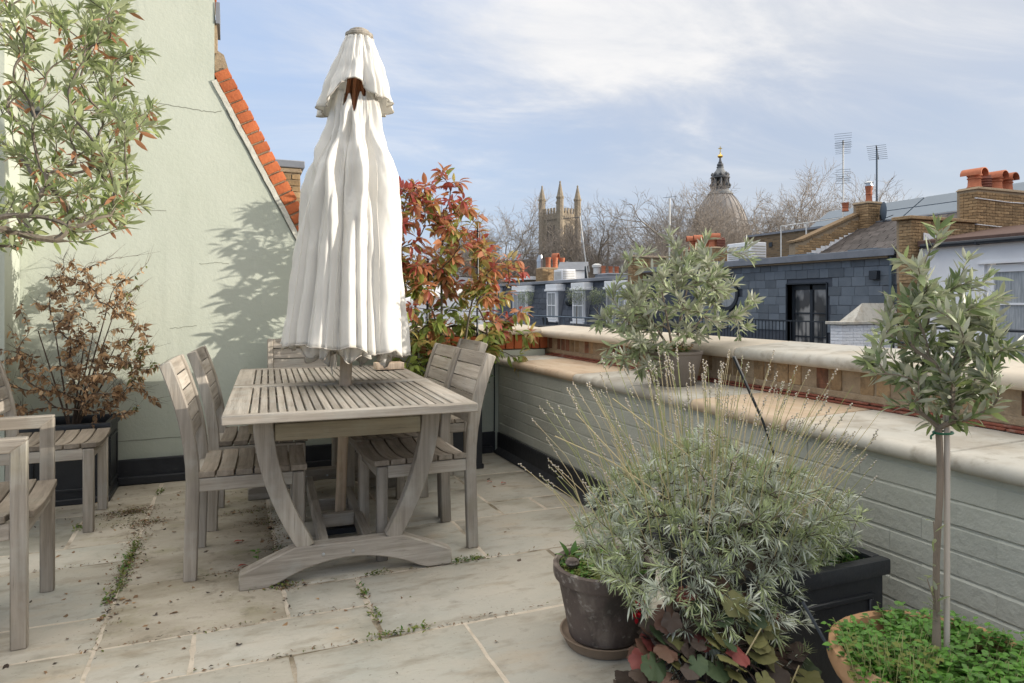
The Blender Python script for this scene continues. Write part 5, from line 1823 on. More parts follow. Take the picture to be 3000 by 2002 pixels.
# -- pitched slate roof behind it with its brick gable
RX0, RZ0, RX1, RZ1 = 16.35, 2.45, 18.7, 3.62
rf = thing('slate_roof', 'pitched roof of brown grey slates behind the slate clad house', 'roof', (RX0, 13.6, RZ0))
L_ = math.hypot(RX1 - RX0, RZ1 - RZ0)
u = Vector(((RX1 - RX0) / L_, 0, (RZ1 - RZ0) / L_))
MB().prism([(0, 0), (RX1 - RX0, RZ1 - RZ0), (2 * (RX1 - RX0), 0)], 1, -1.75, 2.15).build('roof_body', M['mansard_slate'], rf)
rsl = [MB().box((0, 0, 0), (.235, w - .012, .03)).mesh('roof_slate', M['roof_slate']) for w in (.255, .30)]
ry = -math.atan2(u.z, u.x)
for i in range(14):
    y = -1.72 - (.14 if i % 2 else 0)
    while y < 2.1:
        k = rng.randrange(2)
        w = (.255, .30)[k]
        p = u * (.09 + i * .19)
        o = place('roof_slate', rsl[k], rf, (p.x - .010, y + w / 2, p.z + .030 + rng.uniform(0, .012)))
        o.rotation_euler = (rng.uniform(-.01, .01), ry - .05, 0)
        y += w + .007
MB().bx(RX1 - RX0 - .12, RX1 - RX0 + .12, -1.75, 2.15, RZ1 - RZ0 - .01, RZ1 - RZ0 + .05).build('ridge', M['lead'], rf, bevel=.02)
gp = thing('party_wall', 'sloping brick party wall with a stone cap left of the pitched slate roof', 'wall', (RX0, 15.75, 2.3))
MB().prism([(-.7, -1.2), (-.7, .62), (-.4, .68), (2.2, 1.68), (2.9, 1.68), (2.9, -1.2)], 1, 0, .24).build('core', M['mortar_brown'], gp)
MB().prism([(-.78, .63), (-.78, .68), (-.42, .76), (2.2, 1.77), (2.95, 1.77), (2.95, 1.70), (2.2, 1.70), (-.42, .69)], 1, -.05, .29).build('cap', M['brown_soldier_brick'], gp)
bme = MB().box((0, 0, 0), (.215, .03, .065)).mesh('brick', M['stock_brick'], bevel=.006)
for row in range(24):
    z = .1 + row * .076 - .1
    x = -.69 - (.11 if row % 2 else 0)
    while x < 2.8:
        topz = .62 if x < -.4 else .62 + (x + .5) * .385 if x < 2.1 else 1.66
        if z + .04 < topz and z > topz - .62 and x > -.7:
            place('brick', bme, gp, (x + .107, .005 + rng.uniform(-.004, .004), z))
        x += .226
for k in range(13):
    x = -.25 + k * .19
    MB().bx(x, x + .2, -.012, -.004, .02 + x * .385 + .22, .02 + x * .385 + .42).build('lead_step', M['white_paint'], gp)
chimney('chimney_stack', 'slender brick chimney with one tall red pot and a metal cowl beside the satellite dish', 18.25, 18.85, 15.4, 15.95, 2.9, 4.22, [('plain', 18.55, 15.62, .52, .40, 0)])
cw = MB().lathe([(.12, 0), (.12, .02), (.09, .03), (.09, .09), (.14, .10), (.12, .14), (0, .17)], 16)
tag(cw.build('chimney_cowl', M['steel'], None, loc=(18.55, 15.62, 4.79)), 'shiny metal cowl on the tall single red chimney pot', 'cowl')
tag(place('chimney_pot', POTS['plain'], None, (17.75, 15.8, 3.98)), 'short red chimney pot left of the slender chimney', 'chimney pot').scale = (.38, .38, .27)
dish = thing('satellite_dish', 'grey satellite dish seen from behind on the ridge, right of the slender chimney', 'satellite dish', (18.52, 15.18, 3.93))
m = MB()
n = 24
vs = [(0, 0, 0)]
for q, rr in ((.03, .15), (.08, .27)):
    vs += [(q * 0 + rr * math.cos(2 * math.pi * k / n), -q, rr * 1.15 * math.sin(2 * math.pi * k / n)) for k in range(n)]
fs = [(0, 1 + k, 1 + (k + 1) % n) for k in range(n)] + [(1 + k, 1 + n + k, 1 + n + (k + 1) % n, 1 + (k + 1) % n) for k in range(n)]
o = m.add(vs, fs).build('dish', M['grey_metal'], dish)
o.rotation_euler = (0, 0, rad(60))
MB().tube([(0, .02, -.1), (.1, .05, -.3), (.1, .05, -.5)], .02, 6).tube([(0, -.02, -.25), (.2, -.28, -.12)], .012, 5).build('bracket', M['black_metal'], dish)


def aerial(label, x, y, z0, z1, elems, m_):
    t = thing('aerial_mast', label, 'aerial', (x, y, z0))
    MB().tube([(0, 0, 0), (0, 0, z1 - z0)], .028, 8).build('mast', m_, t)
    for (zz, L, n_, sp, az, pol) in elems:
        a = rad(az)
        bd = Vector((math.cos(a), math.sin(a), -.26))
        sd_ = Vector((-math.sin(a), math.cos(a), 0))
        c = Vector((0, 0, zz - z0))
        MB().tube([c - bd * L * .3, c + bd * L * .7], .02, 5).build('boom', M['black_metal'], t)
        for k in range(n_):
            p = c + bd * L * (-.3 + k / max(1, n_ - 1))
            MB().tube([p - sd_ * sp, p + sd_ * sp], .0065, 4).build('element', M['grey_metal'], t)
        if pol:
            for q in (-.24, -.16, -.08, .08, .16, .24):
                p = c - bd * L * .3 + Vector((0, 0, q))
                MB().tube([p - sd_ * sp * 1.1, p + sd_ * sp * 1.1], .0065, 4).build('reflector', M['grey_metal'], t)
    return t


aerial('tall pale aerial mast with two antennas, the upper one above a grid reflector', 20.0, 17.9, 3.2, 6.85, [(6.72, 1.0, 8, .25, 42, True), (5.55, .3, 3, .22, 42, True)], M['white_metal'])
aerial('dark aerial mast with one comb antenna beside the satellite dish', 18.75, 15.5, 3.6, 5.95, [(5.93, .95, 8, .27, 36, False)], M['grey_metal'])

# -- brick party wall with the big chimney, right
pw = thing('party_wall', 'brick party wall with a stone coping between the slate house and the white house', 'wall', (15.05, 11.5, 1.0))
brick_box('b', pw, 0, 2.3, 0, .40, .6, 2.12, M['stock_brick'], M['mortar_brown'])
MB().bx(.02, 2.3, .02, .39, -4, .6).build('base', M['stock_brick'], pw)
MB().bx(-.10, 2.36, -.07, .46, 2.135, 2.215).build('coping', M['brown_soldier_brick'], pw, bevel=.012)
MB().prism([(.40, 1.58), (.40, 1.82), (2.3, 1.62), (2.3, 1.50)], 1, -.03, -.012).build('lead_flashing', M['white_paint'], pw)
chimney('chimney_stack', 'broad yellow brick chimney at the right edge with four clay pots', 17.35, 19.9, 11.46, 11.98, 2.5, 4.0,
        [('hood', 17.62, 11.7, .50, .64, rad(8)), ('louvre', 18.08, 11.74, .44, .6, 0), ('hood', 18.5, 11.72, .50, .58, rad(6)), ('hood', 18.95, 11.74, .48, .58, rad(6))])
for zz, lb in ((3.72, 'white aerial cable strung along the broad chimney, upper one'), (3.06, 'white aerial cable strung along the broad chimney, lower one')):
    tag(MB().tube([(17.33, 11.5, zz + .05), (17.34, 11.445, zz + .04), (18.6, 11.44, zz), (19.9, 11.44, zz + .02)], .012, 5).build('cable', M['white_paint']), lb, 'cable')

# -- white house
wh = thing('white_house', 'white rendered house with glazed french doors at the right edge', 'house', (XF, 5, -3))
d0, d1 = 8.0 - 5, 9.95 - 5
MB().bx(0, .4, d1, 6.48, 0, 2.42 + oz).bx(0, .4, -9, d0, 0, 2.42 + oz).bx(0, .4, d0, d1, 2.0 + oz, 2.42 + oz).bx(0, .4, d0, d1, 0, -.62 + oz).build('wall', M['white_paint'], wh)
MB().bx(-.05, .0, d0 - 2, d1 + .12, 1.98 + oz, 2.03 + oz).build('drip_moulding', M['white_paint'], wh)
MB().prism([(-.12, 2.46 + oz), (-.12, 2.60 + oz), (3.0, 3.08 + oz), (4.5, 2.6 + oz), (4.5, 2.46 + oz)], 1, -9, 6.44).build('roof', M['brown_fascia'], wh, bevel=.01)
MB().tube([(-.17, -9, 2.47 + oz), (-.17, 6.3, 2.47 + oz)], .055, 8).build('gutter', M['black_metal'], wh)
for y in (5.0, 3.4, 1.8):
    MB().bx(-.22, -.1, y - .02, y + .02, 2.40 + oz, 2.5 + oz).build('gutter_bracket', M['black_metal'], wh)
for y0_, y1_ in ((d0, (d0 + d1) / 2), ((d0 + d1) / 2, d1)):
    fr = sash(wh, .14, (y0_ + y1_) / 2, -.6 + oz, 1.96 + oz, y1_ - y0_ - .006, 3, 1, True, 'french_door', .07, b=.16)
    MB().tube([(.05, (d0 + d1) / 2 + (.08 if y0_ > d0 else -.08), .25 + oz), (.03, (d0 + d1) / 2 + (.08 if y0_ > d0 else -.08), .42 + oz)], .018, 6).build('handle', M['gold'], fr)
MB().bx(-2.0, 0, -9, 6.4, -.8 + oz, -.62 + oz).build('balcony', M['lead'], wh)
wr = thing('balcony_railing', 'dark tubular railing in front of the white french doors', 'railing', (13.7, 6, -.6))
for zz in (1.20, .85):
    MB().tube([(0, -6, zz), (0, 5.0, zz)], .028, 8).build('rail', M['black_metal'], wr)
for y in (4.9, 2.6, .3, -2):
    MB().tube([(0, y, -.1), (0, y, 1.2)], .024, 8).build('post', M['black_metal'], wr)

# white pier between the two balconies
wp = thing('garden_wall', 'white painted brick wall with a gabled stone cap between the two balconies', 'wall', (13.2, 11.85, -.7))
brick_box('b', wp, 0, 1.85, 0, .34, .4, 1.30, M['white_paint'], M['white_paint'])
MB().bx(.02, 1.85, .02, .33, -1, .4).build('base', M['white_paint'], wp)
MB().bx(-.08, 1.9, -.08, .42, 1.315, 1.385).build('cap', M['coping_c'], wp, bevel=.01)
MB().add([(.35, -.04, 1.385), (1.9, -.04, 1.385), (1.9, .38, 1.385), (.35, .38, 1.385), (.85, .17, 1.82), (1.9, .17, 1.82)], [(0, 1, 5, 4), (1, 2, 5), (2, 3, 4, 5), (3, 0, 4), (0, 3, 2, 1)]).build('gabled_cap', M['coping_c'], wp)

# the row of houses carries on to the right, out of the picture
for k in range(3):
    t = thing('mews_house', 'white mews house further along the row, beyond the right edge', 'house', (XF, -9.0 - 8.2 * k, -3), 0, 'mews houses along the row to the right')
    MB().bx(0, .4, -3.9, 4.1, 0, 5.45).build('wall', M['white_paint'], t)
    MB().prism([(-.12, 5.46), (-.12, 5.60), (3.0, 6.08), (4.5, 5.6), (4.5, 5.46)], 1, -4.08, 4.1).build('roof', M['brown_fascia'], t)
    for y in (-2.2, 0, 2.2):
        sash(t, -.004, y, 2.6, 4.5, 1.0, 2, 2)

# -- long brick wall and zinc roof behind
lw = thing('brick_wall', 'long dark yellow brick wall with two small vents behind the flat roof', 'wall', (20, 19, -3))
bm2 = bpy.data.materials.new('far_stock_brickwork')
bm2.use_nodes = True
nt = bm2.node_tree
bt = nt.nodes.new('ShaderNodeTexBrick')
gp_ = nt.nodes.new('ShaderNodeNewGeometry')
sp_ = nt.nodes.new('ShaderNodeSeparateXYZ')
ad_ = nt.nodes.new('ShaderNodeMath')
cb_ = nt.nodes.new('ShaderNodeCombineXYZ')
nt.links.new(gp_.outputs['Position'], sp_.inputs[0])
nt.links.new(sp_.outputs[0], ad_.inputs[0])
nt.links.new(sp_.outputs[1], ad_.inputs[1])
nt.links.new(ad_.outputs[0], cb_.inputs[0])
nt.links.new(sp_.outputs[2], cb_.inputs[1])
nt.links.new(cb_.outputs[0], bt.inputs['Vector'])
bt.inputs['Scale'].default_value = 1
bt.inputs['Brick Width'].default_value = .225
bt.inputs['Row Height'].default_value = .075
bt.inputs['Mortar Size'].default_value = .012
bt.inputs['Color1'].default_value = (.20, .135, .07, 1)
bt.inputs['Color2'].default_value = (.11, .075, .042, 1)
bt.inputs['Mortar'].default_value = (.16, .125, .085, 1)
nt.links.new(bt.outputs['Color'], nt.nodes['Principled BSDF'].inputs['Base Color'])
nt.nodes['Principled BSDF'].inputs['Roughness'].default_value = .95
MB().bx(0, .4, -.2, 3.75, 0, 6.85).build('wall', bm2, lw)
MB().bx(-.06, .45, -.2, 3.8, 6.85, 6.93).build('coping', M['lead'], lw)
for y, z in ((2.4, 6.45), (.9, 6.4)):
    MB().bx(-.03, .01, y - .09, y + .09, z - .09, z + .09).build('vent', M['black_metal'], lw)
hr = thing('roof_handrail', 'thin white handrail on the flat roof in front of the long brick wall', 'handrail', (18.8, 18.4, 2.4))
for y in (-2.0, .0, 1.2):
    MB().tube([(0, y, 0), (0, y, 1.55)], .025, 6).build('post', M['white_metal'], hr)
MB().tube([(0, -2, 1.55), (0, 1.2, 1.55)], .022, 6).build('rail', M['white_metal'], hr)
zr = thing('zinc_roof', 'large blue grey roof of flat metal panels behind the chimneys', 'roof', (25, 14, 0))
MB().prism([(.02, 3.7), (3.02, 5.72), (3.2, 5.72), (3.2, -3), (.02, -3)], 1, -9.1, 12).build('roof_body', M['lead'], zr)
L2 = math.hypot(3, 2.02)
u2 = Vector((3 / L2, 0, 2.02 / L2))
n2 = Vector((-u2.z, 0, u2.x))
pm = MB().box((0, 0, 0), (L2 / 4 - .07, 2.52, .04)).mesh('panel', M['zinc'], bevel=.004)
for i in range(4):
    for k in range(8):
        p = u2 * (L2 * (i + .5) / 4) + n2 * .012
        o = place('roof_panel', pm, zr, (p.x, -7.6 + 2.6 * k, 3.7 + p.z))
        o.rotation_euler = (0, -math.atan2(u2.z, u2.x), 0)

# -- mansard terrace on the left
mt = thing('mansard_house', 'dark slate mansard terrace with white dormer windows', 'house', (XF, 33, -3))
sl_ = .42
MB().prism([(0, -.8 + oz - 3), (0, -.1 + oz), (sl_, 2.1 + oz), (3, 2.1 + oz), (3, 0)], 1, -9.3, 14).build('mansard', M['mansard_slate'], mt)
MB().bx(.2, .0 + sl_ + .2, -9.3, 14, 2.11 + oz, 2.27 + oz).bx(.42, 4, -9.3, 14, 2.12 + oz, 2.25 + oz).build('lead_edge', M['lead'], mt, bevel=.02)
win = [(25.4 - 33, 1.55, 3), (28.85 - 33, 1.05, 2), (31.75 - 33, 1.05, 2), (36.0 - 33, 1.9, 3), (40.5 - 33, 1.1, 2), (44 - 33, 1.1, 2)]
me_ = MB().box((0, 0, 0), (.022, .575, .285)).mesh('slate', M['mansard_slate'], bevel=.004)
tilt = math.atan2(sl_, 2.2)
for row in range(8):
    for k in range(37):
        y = -9.0 + k * .6 + (.3 if row % 2 else 0)
        if any(abs(y - wy_) < ww / 2 + .42 for wy_, ww, _ in win):
            continue
        z = -.0 + row * .292
        o = place('slate', me_, mt, (sl_ * (z + .1) / 2.2 - .012, y, z + oz + .02))
        o.rotation_euler = (0, tilt, 0)
for wy_, ww, cols in win:
    MB().bx(-.05, .6, wy_ - ww / 2 - .08, wy_ + ww / 2 + .08, -.6 + oz if cols == 3 else .12 + oz, 1.78 + oz).build('dormer', M['white_paint'], mt)
    MB().bx(-.16, .6, wy_ - ww / 2 - .2, wy_ + ww / 2 + .2, 1.70 + oz, 1.80 + oz).bx(-.12, .6, wy_ - ww / 2 - .14, wy_ + ww / 2 + .14, 1.80 + oz, 2.06 + oz).build('cornice', M['white_gloss'], mt, bevel=.012)
    sash(mt, -.056, wy_, (-.55 if cols == 3 else .28) + oz, 1.66 + oz, ww, 2, cols)
    if cols == 2:
        MB().bx(-.16, .0, wy_ - ww / 2 - .12, wy_ + ww / 2 + .12, .12 + oz, .2 + oz).build('sill', M['white_gloss'], mt)
    for s in (-1, 1):
        MB().bx(.0, .5, wy_ + s * (ww / 2 + .13) - .05, wy_ + s * (ww / 2 + .13) + .05, .0 + oz, 1.7 + oz).build('lead_cheek', M['lead'], mt)
MB().lathe([(.26, 0), (.24, .1), (.12, .2), (0, .22)], 14).build('vent_hood', M['black_metal'], mt, loc=(.16, 30.2 - 33, 1.18 + oz)).rotation_euler = (0, rad(-80), 0)
MB().bx(-1.7, 0, -9.3, 14, -.85 + oz, -.65 + oz).build('terrace_deck', M['lead'], mt)
tr_ = thing('terrace_railing', 'blue grey tube railing along the mansard terrace', 'railing', (13.9, 34, -.65))
for zz in (1.12, .62):
    MB().tube([(0, -10.4, zz), (0, 12, zz)], .032, 8).build('rail', M['grey_metal'], tr_)
for k in range(12):
    MB().tube([(0, -10.3 + 2.0 * k, 0), (0, -10.3 + 2.0 * k, 1.12)], .026, 8).build('post', M['grey_metal'], tr_)
pwm = thing('party_wall', 'narrow red brick party wall between the mansard terrace and the slate house', 'wall', (14.7, 23.25, -1))
brick_box('b', pwm, 0, .9, 0, .36, 1.0, 3.92, M['stock_brick'], M['mortar_brown'])
MB().bx(.02, 2.4, .02, .35, -2, 3.92).build('core', M['mortar_brown'], pwm)
MB().bx(-.06, 2.5, -.05, .41, 3.925, 4.0).build('coping', M['coping_b'], pwm, bevel=.01)
chimney('chimney_stack', 'brick chimney behind the ledge olive with a row of hooded clay pots', 16.6, 17.9, 20.6, 22.6, 2.0, 3.15,
        [('hood', 16.9, 22.3, .54, .66, rad(60)), ('hood', 16.9, 21.85, .54, .66, rad(60)), ('plain', 16.9, 21.45, .42, .62, 0), ('hood', 16.9, 21.1, .54, .66, rad(60)), ('louvre', 17.0, 20.75, .40, .6, 0)])
chimney('chimney_stack', 'brick chimney above the mansard roof with four clay pots beside the white gable', 16.3, 18.6, 35.2, 36.1, 1.9, 3.05,
        [('plain', 16.85, 35.6, .60, .6, 0), ('plain', 17.3, 35.6, .60, .6, 0), ('plain', 17.75, 35.6, .60, .6, 0), ('hood', 17.45, 35.85, .86, .5, rad(30))])
cow = MB().lathe([(.17, 0), (.17, .4), (.15, .42)], 12).add([(.2 * math.cos(a) * (1 - .5 * t) , .2 * math.sin(a) * (1 - .5 * t) - .1 * t, .4 + .36 * t) for t in (0, .6, 1) for a in np.linspace(0, 2 * math.pi, 12, endpoint=False)], [(k + 12 * q, (k + 1) % 12 + 12 * q, (k + 1) % 12 + 12 + 12 * q, k + 12 + 12 * q) for q in range(2) for k in range(12)])
tag(cow.build('chimney_cowl', M['steel'], None, loc=(16.5, 36.0, 3.1)), 'silver conical cowl at the left end of the pots above the mansard roof', 'cowl')
chimney('chimney_stack', 'low grey chimney with three small pots right of the aerial pole', 16.9, 18.6, 29.0, 30.2, 2.1, 2.5, [('plain', 17.1, 29.7, .38, .42, 0), ('plain', 17.45, 29.6, .36, .42, 0), ('plain', 17.8, 29.6, .36, .42, 0)], real=False, m_=M['lead'], mort=M['lead'])
tag(MB().lathe([(.17, 0), (.17, .3), (.24, .34), (.24, .45), (.1, .52), (0, .52)], 12).build('vent_cowl', M['white_metal'], None, loc=(16.95, 30.1, 2.55)), 'white vent cowl at the left end of the low grey chimney', 'cowl')


def ac_unit(label, loc, w, h, d_):
    t = thing('air_conditioner', label, 'air conditioner', loc)
    MB().bx(0, d_, -w / 2, w / 2, 0, h).build('case', M['white_gloss'], t, bevel=.02)
    for k in range(7):
        MB().bx(-.015, -.002, -w / 2 + .08, w / 2 - .08, h * (.15 + .1 * k), h * (.15 + .1 * k) + .03).build('grille_bar', M['coping_c'], t)
    for k in range(5):
        MB().bx(.06 * 0 + .05, d_ - .05, -w / 2 - .012, -w / 2 - .001, h * (.2 + .14 * k), h * (.2 + .14 * k) + .03).build('grille_bar', M['coping_c'], t)
    return t


ac_unit('white air conditioning unit on the mansard roof beside the small white gable', (16.2, 33.0, 2.27), 1.0, .62, .8)
ac_unit('white air conditioning unit behind the top of the ledge olive', (16.4, 19.1, 2.55), 1.2, .66, .7)
wg = thing('roof_shed', 'small white gabled roof shed beside the chimney above the mansard', 'shed', (17.0, 34.2, 2.2))
MB().prism([(-.7, 0), (-.7, .7), (0, 1.1), (.7, .7), (.7, 0)], 0, 0, 1.4).build('wall', M['white_paint'], wg)
wg.rotation_euler = (0, 0, rad(-35))
for s in (-1, 1):
    MB().prism([(s * .8, .62), (0, 1.1), (0, 1.17), (s * .85, .67)], 0, -.1, 1.5).build('roof', M['lead'], wg)
lo2 = thing('parapet_wall', 'low brick wall with a white cap left of the mansard chimney', 'wall', (16.0, 38.2, 1.9))
MB().bx(0, .6, -1.6, 1.6, 0, .55).build('wall', bm2, lo2)
MB().bx(-.15, .75, -1.75, 1.75, .55, .75).build('cap', M['white_paint'], lo2)
ma = thing('aerial_mast', 'leaning pale pole with a sideways dipole antenna above the mansard roof', 'aerial', (16.9, 30.9, 2.2))
MB().tube([(0, 0, 0), (-.35, .25, 3.35)], .03, 8).build('mast', M['white_metal'], ma)
MB().tube([(-.35, .25, 3.3), (-.95, .95, 3.28)], .015, 6).build('boom', M['black_metal'], ma)
for k in range(4):
    p = Vector((-.42, .34, 3.3)).lerp(Vector((-.95, .95, 3.28)), k / 3)
    MB().tube([p + Vector((-.03, -.03, -.05)), p + Vector((.03, .03, .05))], .01, 4).build('element', M['black_metal'], ma)
mp2 = thing('aerial_mast', 'plain white pole standing on the roofs behind the ledge olive', 'aerial', (16.0, 22.6, 2.4))
MB().tube([(0, 0, 0), (0, 0, 2.85)], .033, 8).build('mast', M['white_metal'], mp2)
MB().tube([(-.25, .1, 2.86), (.25, -.1, 2.92)], .01, 5).build('element', M['grey_metal'], mp2)
tag(MB().tube([(17.0, 31.3, 2.2), (17.0, 31.3, 3.0)], .09, 10).build('soil_pipe', M['black_metal']), 'short black soil pipe on the mansard roof', 'pipe')
gc = thing('garden_chair', 'dark mesh garden chair on the mansard terrace between two white windows', 'chair', (14.7, 30.7, -.65))
MB().bx(-.25, .25, -.3, .3, .42, .46).build('seat', M['black_metal'], gc)
MB().prism([(-.25, .46), (-.22, .46), (-.34, 1.02), (-.37, 1.02)], 1, -.3, .3).build('backrest', M['black_metal'], gc)
for sx in (-.23, .23):
    for sy in (-.28, .28):
        MB().bx(sx - .02, sx + .02, sy - .02, sy + .02, 0, .42).build('leg', M['black_metal'], gc)


def potted_olive(label, loc, h, rr, seed):
    t = thing('potted_olive', label, 'tree', loc, 0, 'potted olive trees on the mansard terrace')
    r = random.Random(seed)
    MB().lathe([(.16, 0), (.24, .45), (.26, .45), (.26, .5), (.2, .5), (0, .46)], 14).build('pot', M['lead'], t)
    MB().tube([(0, 0, .45), (.02, 0, h - rr)], .025, 6).build('trunk', M['bark'], t)
    it = []
    for (x, y, z) in ellipsoid_tips(r, 900, (0, 0, h), rr, rr, rr * .95, .3, lump=.25):
        it.append((frame((x, y, z), (r.uniform(-1, 1), r.uniform(-1, 1), r.uniform(-.4, 1)), (0, 0, 1), r.uniform(.07, .13)), 0, r.randrange(2)))
    mass('crown', [leaf_tpl(.3, .2, .2, 1)], it, [M['ol_green'], M['ol_grey']], t)


potted_olive('potted round olive at the left white window of the mansard terrace', (14.7, 33.9, -.65), 2.0, .48, 1)
potted_olive('potted round olive in front of a white window in the middle of the mansard terrace', (14.7, 28.0, -.65), 2.1, .47, 2)
potted_olive('potted round olive at the wide white window nearest the brick party wall', (14.7, 26.1, -.65), 2.0, .42, 3)

# -- neighbours straight ahead, seen between the photinia leaves
nb_ = thing('white_outbuilding', 'white rendered outbuilding behind the photinia', 'building', (3.0, 15, -3))
MB().bx(-3, 2.6, 0, 3, 0, 4.55).build('wall', M['white_paint'], nb_)
MB().bx(-3.1, 2.7, -.1, 3.1, 4.55, 4.72).build('roof_edge', M['lead'], nb_)
nb2 = thing('dark_terrace_house', 'dark clad terrace house with a glazed door behind the photinia', 'house', (3.9, 19, -3))
MB().bx(-4.5, 2.6, 0, 4, 0, 4.3).build('wall', M['mansard_slate'], nb2)
MB().bx(-4.6, 2.7, -.1, 4.1, 4.3, 4.5).build('roof_edge', M['lead'], nb2)
for xx in (-3.2, -1.5, .2, 1.8):
    w = MB().bx(xx - .5, xx + .5, -.05, 0, 2.2, 3.9).build('window', M['white_gloss'], nb2)
    MB().bx(xx - .42, xx - .02, -.06, -.051, 2.28, 3.82).build('pane', M['glass'], w)
    MB().bx(xx + .02, xx + .42, -.06, -.051, 2.28, 3.82).build('pane', M['glass'], w)
nr_ = thing('terrace_railing', 'thin dark railing on the neighbouring roof behind the photinia', 'railing', (3.6, 11.5, -.4))
for zz in (1.1, .8):
    MB().tube([(-3.2, 0, zz), (3.4, 0, zz)], .022, 6).build('rail', M['black_metal'], nr_)
for k in range(6):
    MB().tube([(-3.2 + 1.3 * k, 0, 0), (-3.2 + 1.3 * k, 0, 1.1)], .02, 6).build('post', M['black_metal'], nr_)
nd = MB().bx(.2, 7.4, 11, 14.9, -9, -.4).build('neighbour_roof', M['lead'])
tag(nd, 'flat grey roof of the neighbouring house behind the photinia', None, None, 'structure')
bc_ = chimney('chimney_stack', 'yellow brick chimney with a lead cap showing behind the sloping gable edge', .10, .80, 9.0, 9.6, -.5, 2.78, [], real=True)
MB().box((0, 0, 3.38), (.80, .70, .09)).build('cap', M['lead'], bc_, bevel=.01)


# far rooftops filling the gap under the trees
for k, (x0, x1, y0, y1, z, lb) in enumerate(((26, 60, 60, 75, -1.0, 'long brown terrace far beyond the mansard roof'), (20, 48, 82, 94, .2, 'brown brick mansion block far behind the mansard chimneys'), (44, 78, 46, 58, .4, 'brown brick block far behind the slate house'), (-30, 12, 48, 60, .6, 'brown terrace far behind the white outbuilding'), (70, 110, 40, 60, 1.2, 'far brick block behind the zinc roof'))):
    t = thing('brick_block', lb, 'building', ((x0 + x1) / 2, y0, -9))
    MB().bx(-(x1 - x0) / 2, (x1 - x0) / 2, 0, y1 - y0, 0, z + 9).build('wall', bm2, t)
    MB().prism([(-.3, z + 9), ((y1 - y0) / 2, z + 10.6), (y1 - y0 + .3, z + 9)], 0, -(x1 - x0) / 2 - .2, (x1 - x0) / 2 + .2).build('roof', M['roof_slate'], t)

# -- church tower
ct = thing('church_tower', 'square stone church tower with four pinnacles and a clock', 'church', tuple(px(1640, 885, 150) - Vector((0, 0, 10.15))))
ct.rotation_euler = (0, 0, rad(-CAM_YAW - 4 - 44))
hs = 2.75
zb = 9.0
MB().bx(-hs, hs, -hs, hs, 0, zb + 20.3).build('shaft', M['tower_stone'], ct)
for zz in (zb + 12.2, zb + 19.0):
    MB().bx(-hs - .18, hs + .18, -hs - .18, hs + .18, zz, zz + .35).build('string_course', M['tower_stone'], ct)
for sx, sy, hh in ((1, 1, 0), (1, -1, .35), (-1, 1, 0), (-1, -1, 0)):
    t_ = MB().lathe([(.74, 0), (.74, zb + 23.2), (.88, zb + 23.35), (.88, zb + 23.7), (.72, zb + 23.8), (.16, zb + 26.3 + hh), (.22, zb + 26.5 + hh), (0, zb + 26.8 + hh)], 8, c=(sx * hs, sy * hs, 0))
    t_.build('pinnacle', M['tower_stone'], ct, angle=20)
for s in range(4):
    a = s * math.pi / 2
    for k in range(5):
        q = -1.8 + k * .9
        MB().box((hs - .12, q, zb + 20.9), (.24, .5, 1.2)).build('merlon', M['tower_stone'], ct).rotation_euler = (0, 0, a)
    for k in range(3):
        q = -.95 + .95 * k
        w = MB().prism([(q - .26, zb + 13.6), (q + .26, zb + 13.6), (q + .26, zb + 17.3), (q, zb + 18.0), (q - .26, zb + 17.3)], 0, hs - .05, hs + .02).build('belfry_opening', M['dark_opening'], ct)
        w.rotation_euler = (0, 0, a)
        MB().bx(hs + .0, hs + .16, q - .42, q - .32, zb + 13.4, zb + 17.6).build('mullion', M['tower_stone'], ct).rotation_euler = (0, 0, a)
    c = MB().add([(hs + .06, 1.15 * math.cos(2 * math.pi * k / 24), zb + 9.4 + 1.15 * math.sin(2 * math.pi * k / 24)) for k in range(24)], [tuple(range(24))]).build('clock_face', M['clock_face'], ct)
    c.rotation_euler = (0, 0, a)
    n = 24
    ring = MB().tube([(hs + .05, 1.2 * math.cos(2 * math.pi * k / 24), zb + 9.4 + 1.2 * math.sin(2 * math.pi * k / 24)) for k in range(25)], .1, 4).build('clock_rim', M['tower_stone'], ct)
    ring.rotation_euler = (0, 0, a)
    h_ = MB().box((hs + .1, .0, zb + 9.75), (.04, .09, .75)).box((hs + .1, .28, zb + 9.4), (.04, .55, .09)).build('clock_hands', M['black_metal'], ct)
    h_.rotation_euler = (0, 0, a)
ch_ = thing('church_nave', 'dark slated church roof left of the stone tower', 'church', tuple(px(1530, 885, 152) - Vector((0, 0, 10.15))))
MB().prism([(-6, 0), (-6, 12), (0, 19.5), (6, 12), (6, 0)], 0, -13, 5).build('nave', M['roof_slate'], ch_)
ch_.rotation_euler = (0, 0, rad(-30))

# -- domed church
dm = thing('domed_church', 'large lead dome with a tall stone lantern and a gilded cross', 'church', tuple(px(2110, 885, 250) - Vector((0, 0, 10.15))))
zd = 9.0
prof = [(12.2, 0), (12.2, zd + 15), (13.0, zd + 15.4), (13.0, zd + 16.4), (11.6, zd + 16.6)]
prof += [(11.4 * math.cos(a) ** 1.05 + .0, zd + 17 + 25.2 * math.sin(a)) for a in np.linspace(0.04, 1.25, 14)]
MB().lathe(prof, 48).build('dome', M['dome_lead'], dm)
for k in range(24):
    a = 2 * math.pi * (k + .5) / 24
    pts = [((11.4 * math.cos(b) ** 1.05 + .06) * math.cos(a), (11.4 * math.cos(b) ** 1.05 + .06) * math.sin(a), zd + 17 + 25.2 * math.sin(b)) for b in np.linspace(0.04, 1.25, 10)]
    MB().tube(pts, .16, 4).build('dome_rib', M['dome_lead'], dm)
z0 = zd + 40.4
ZS = .63
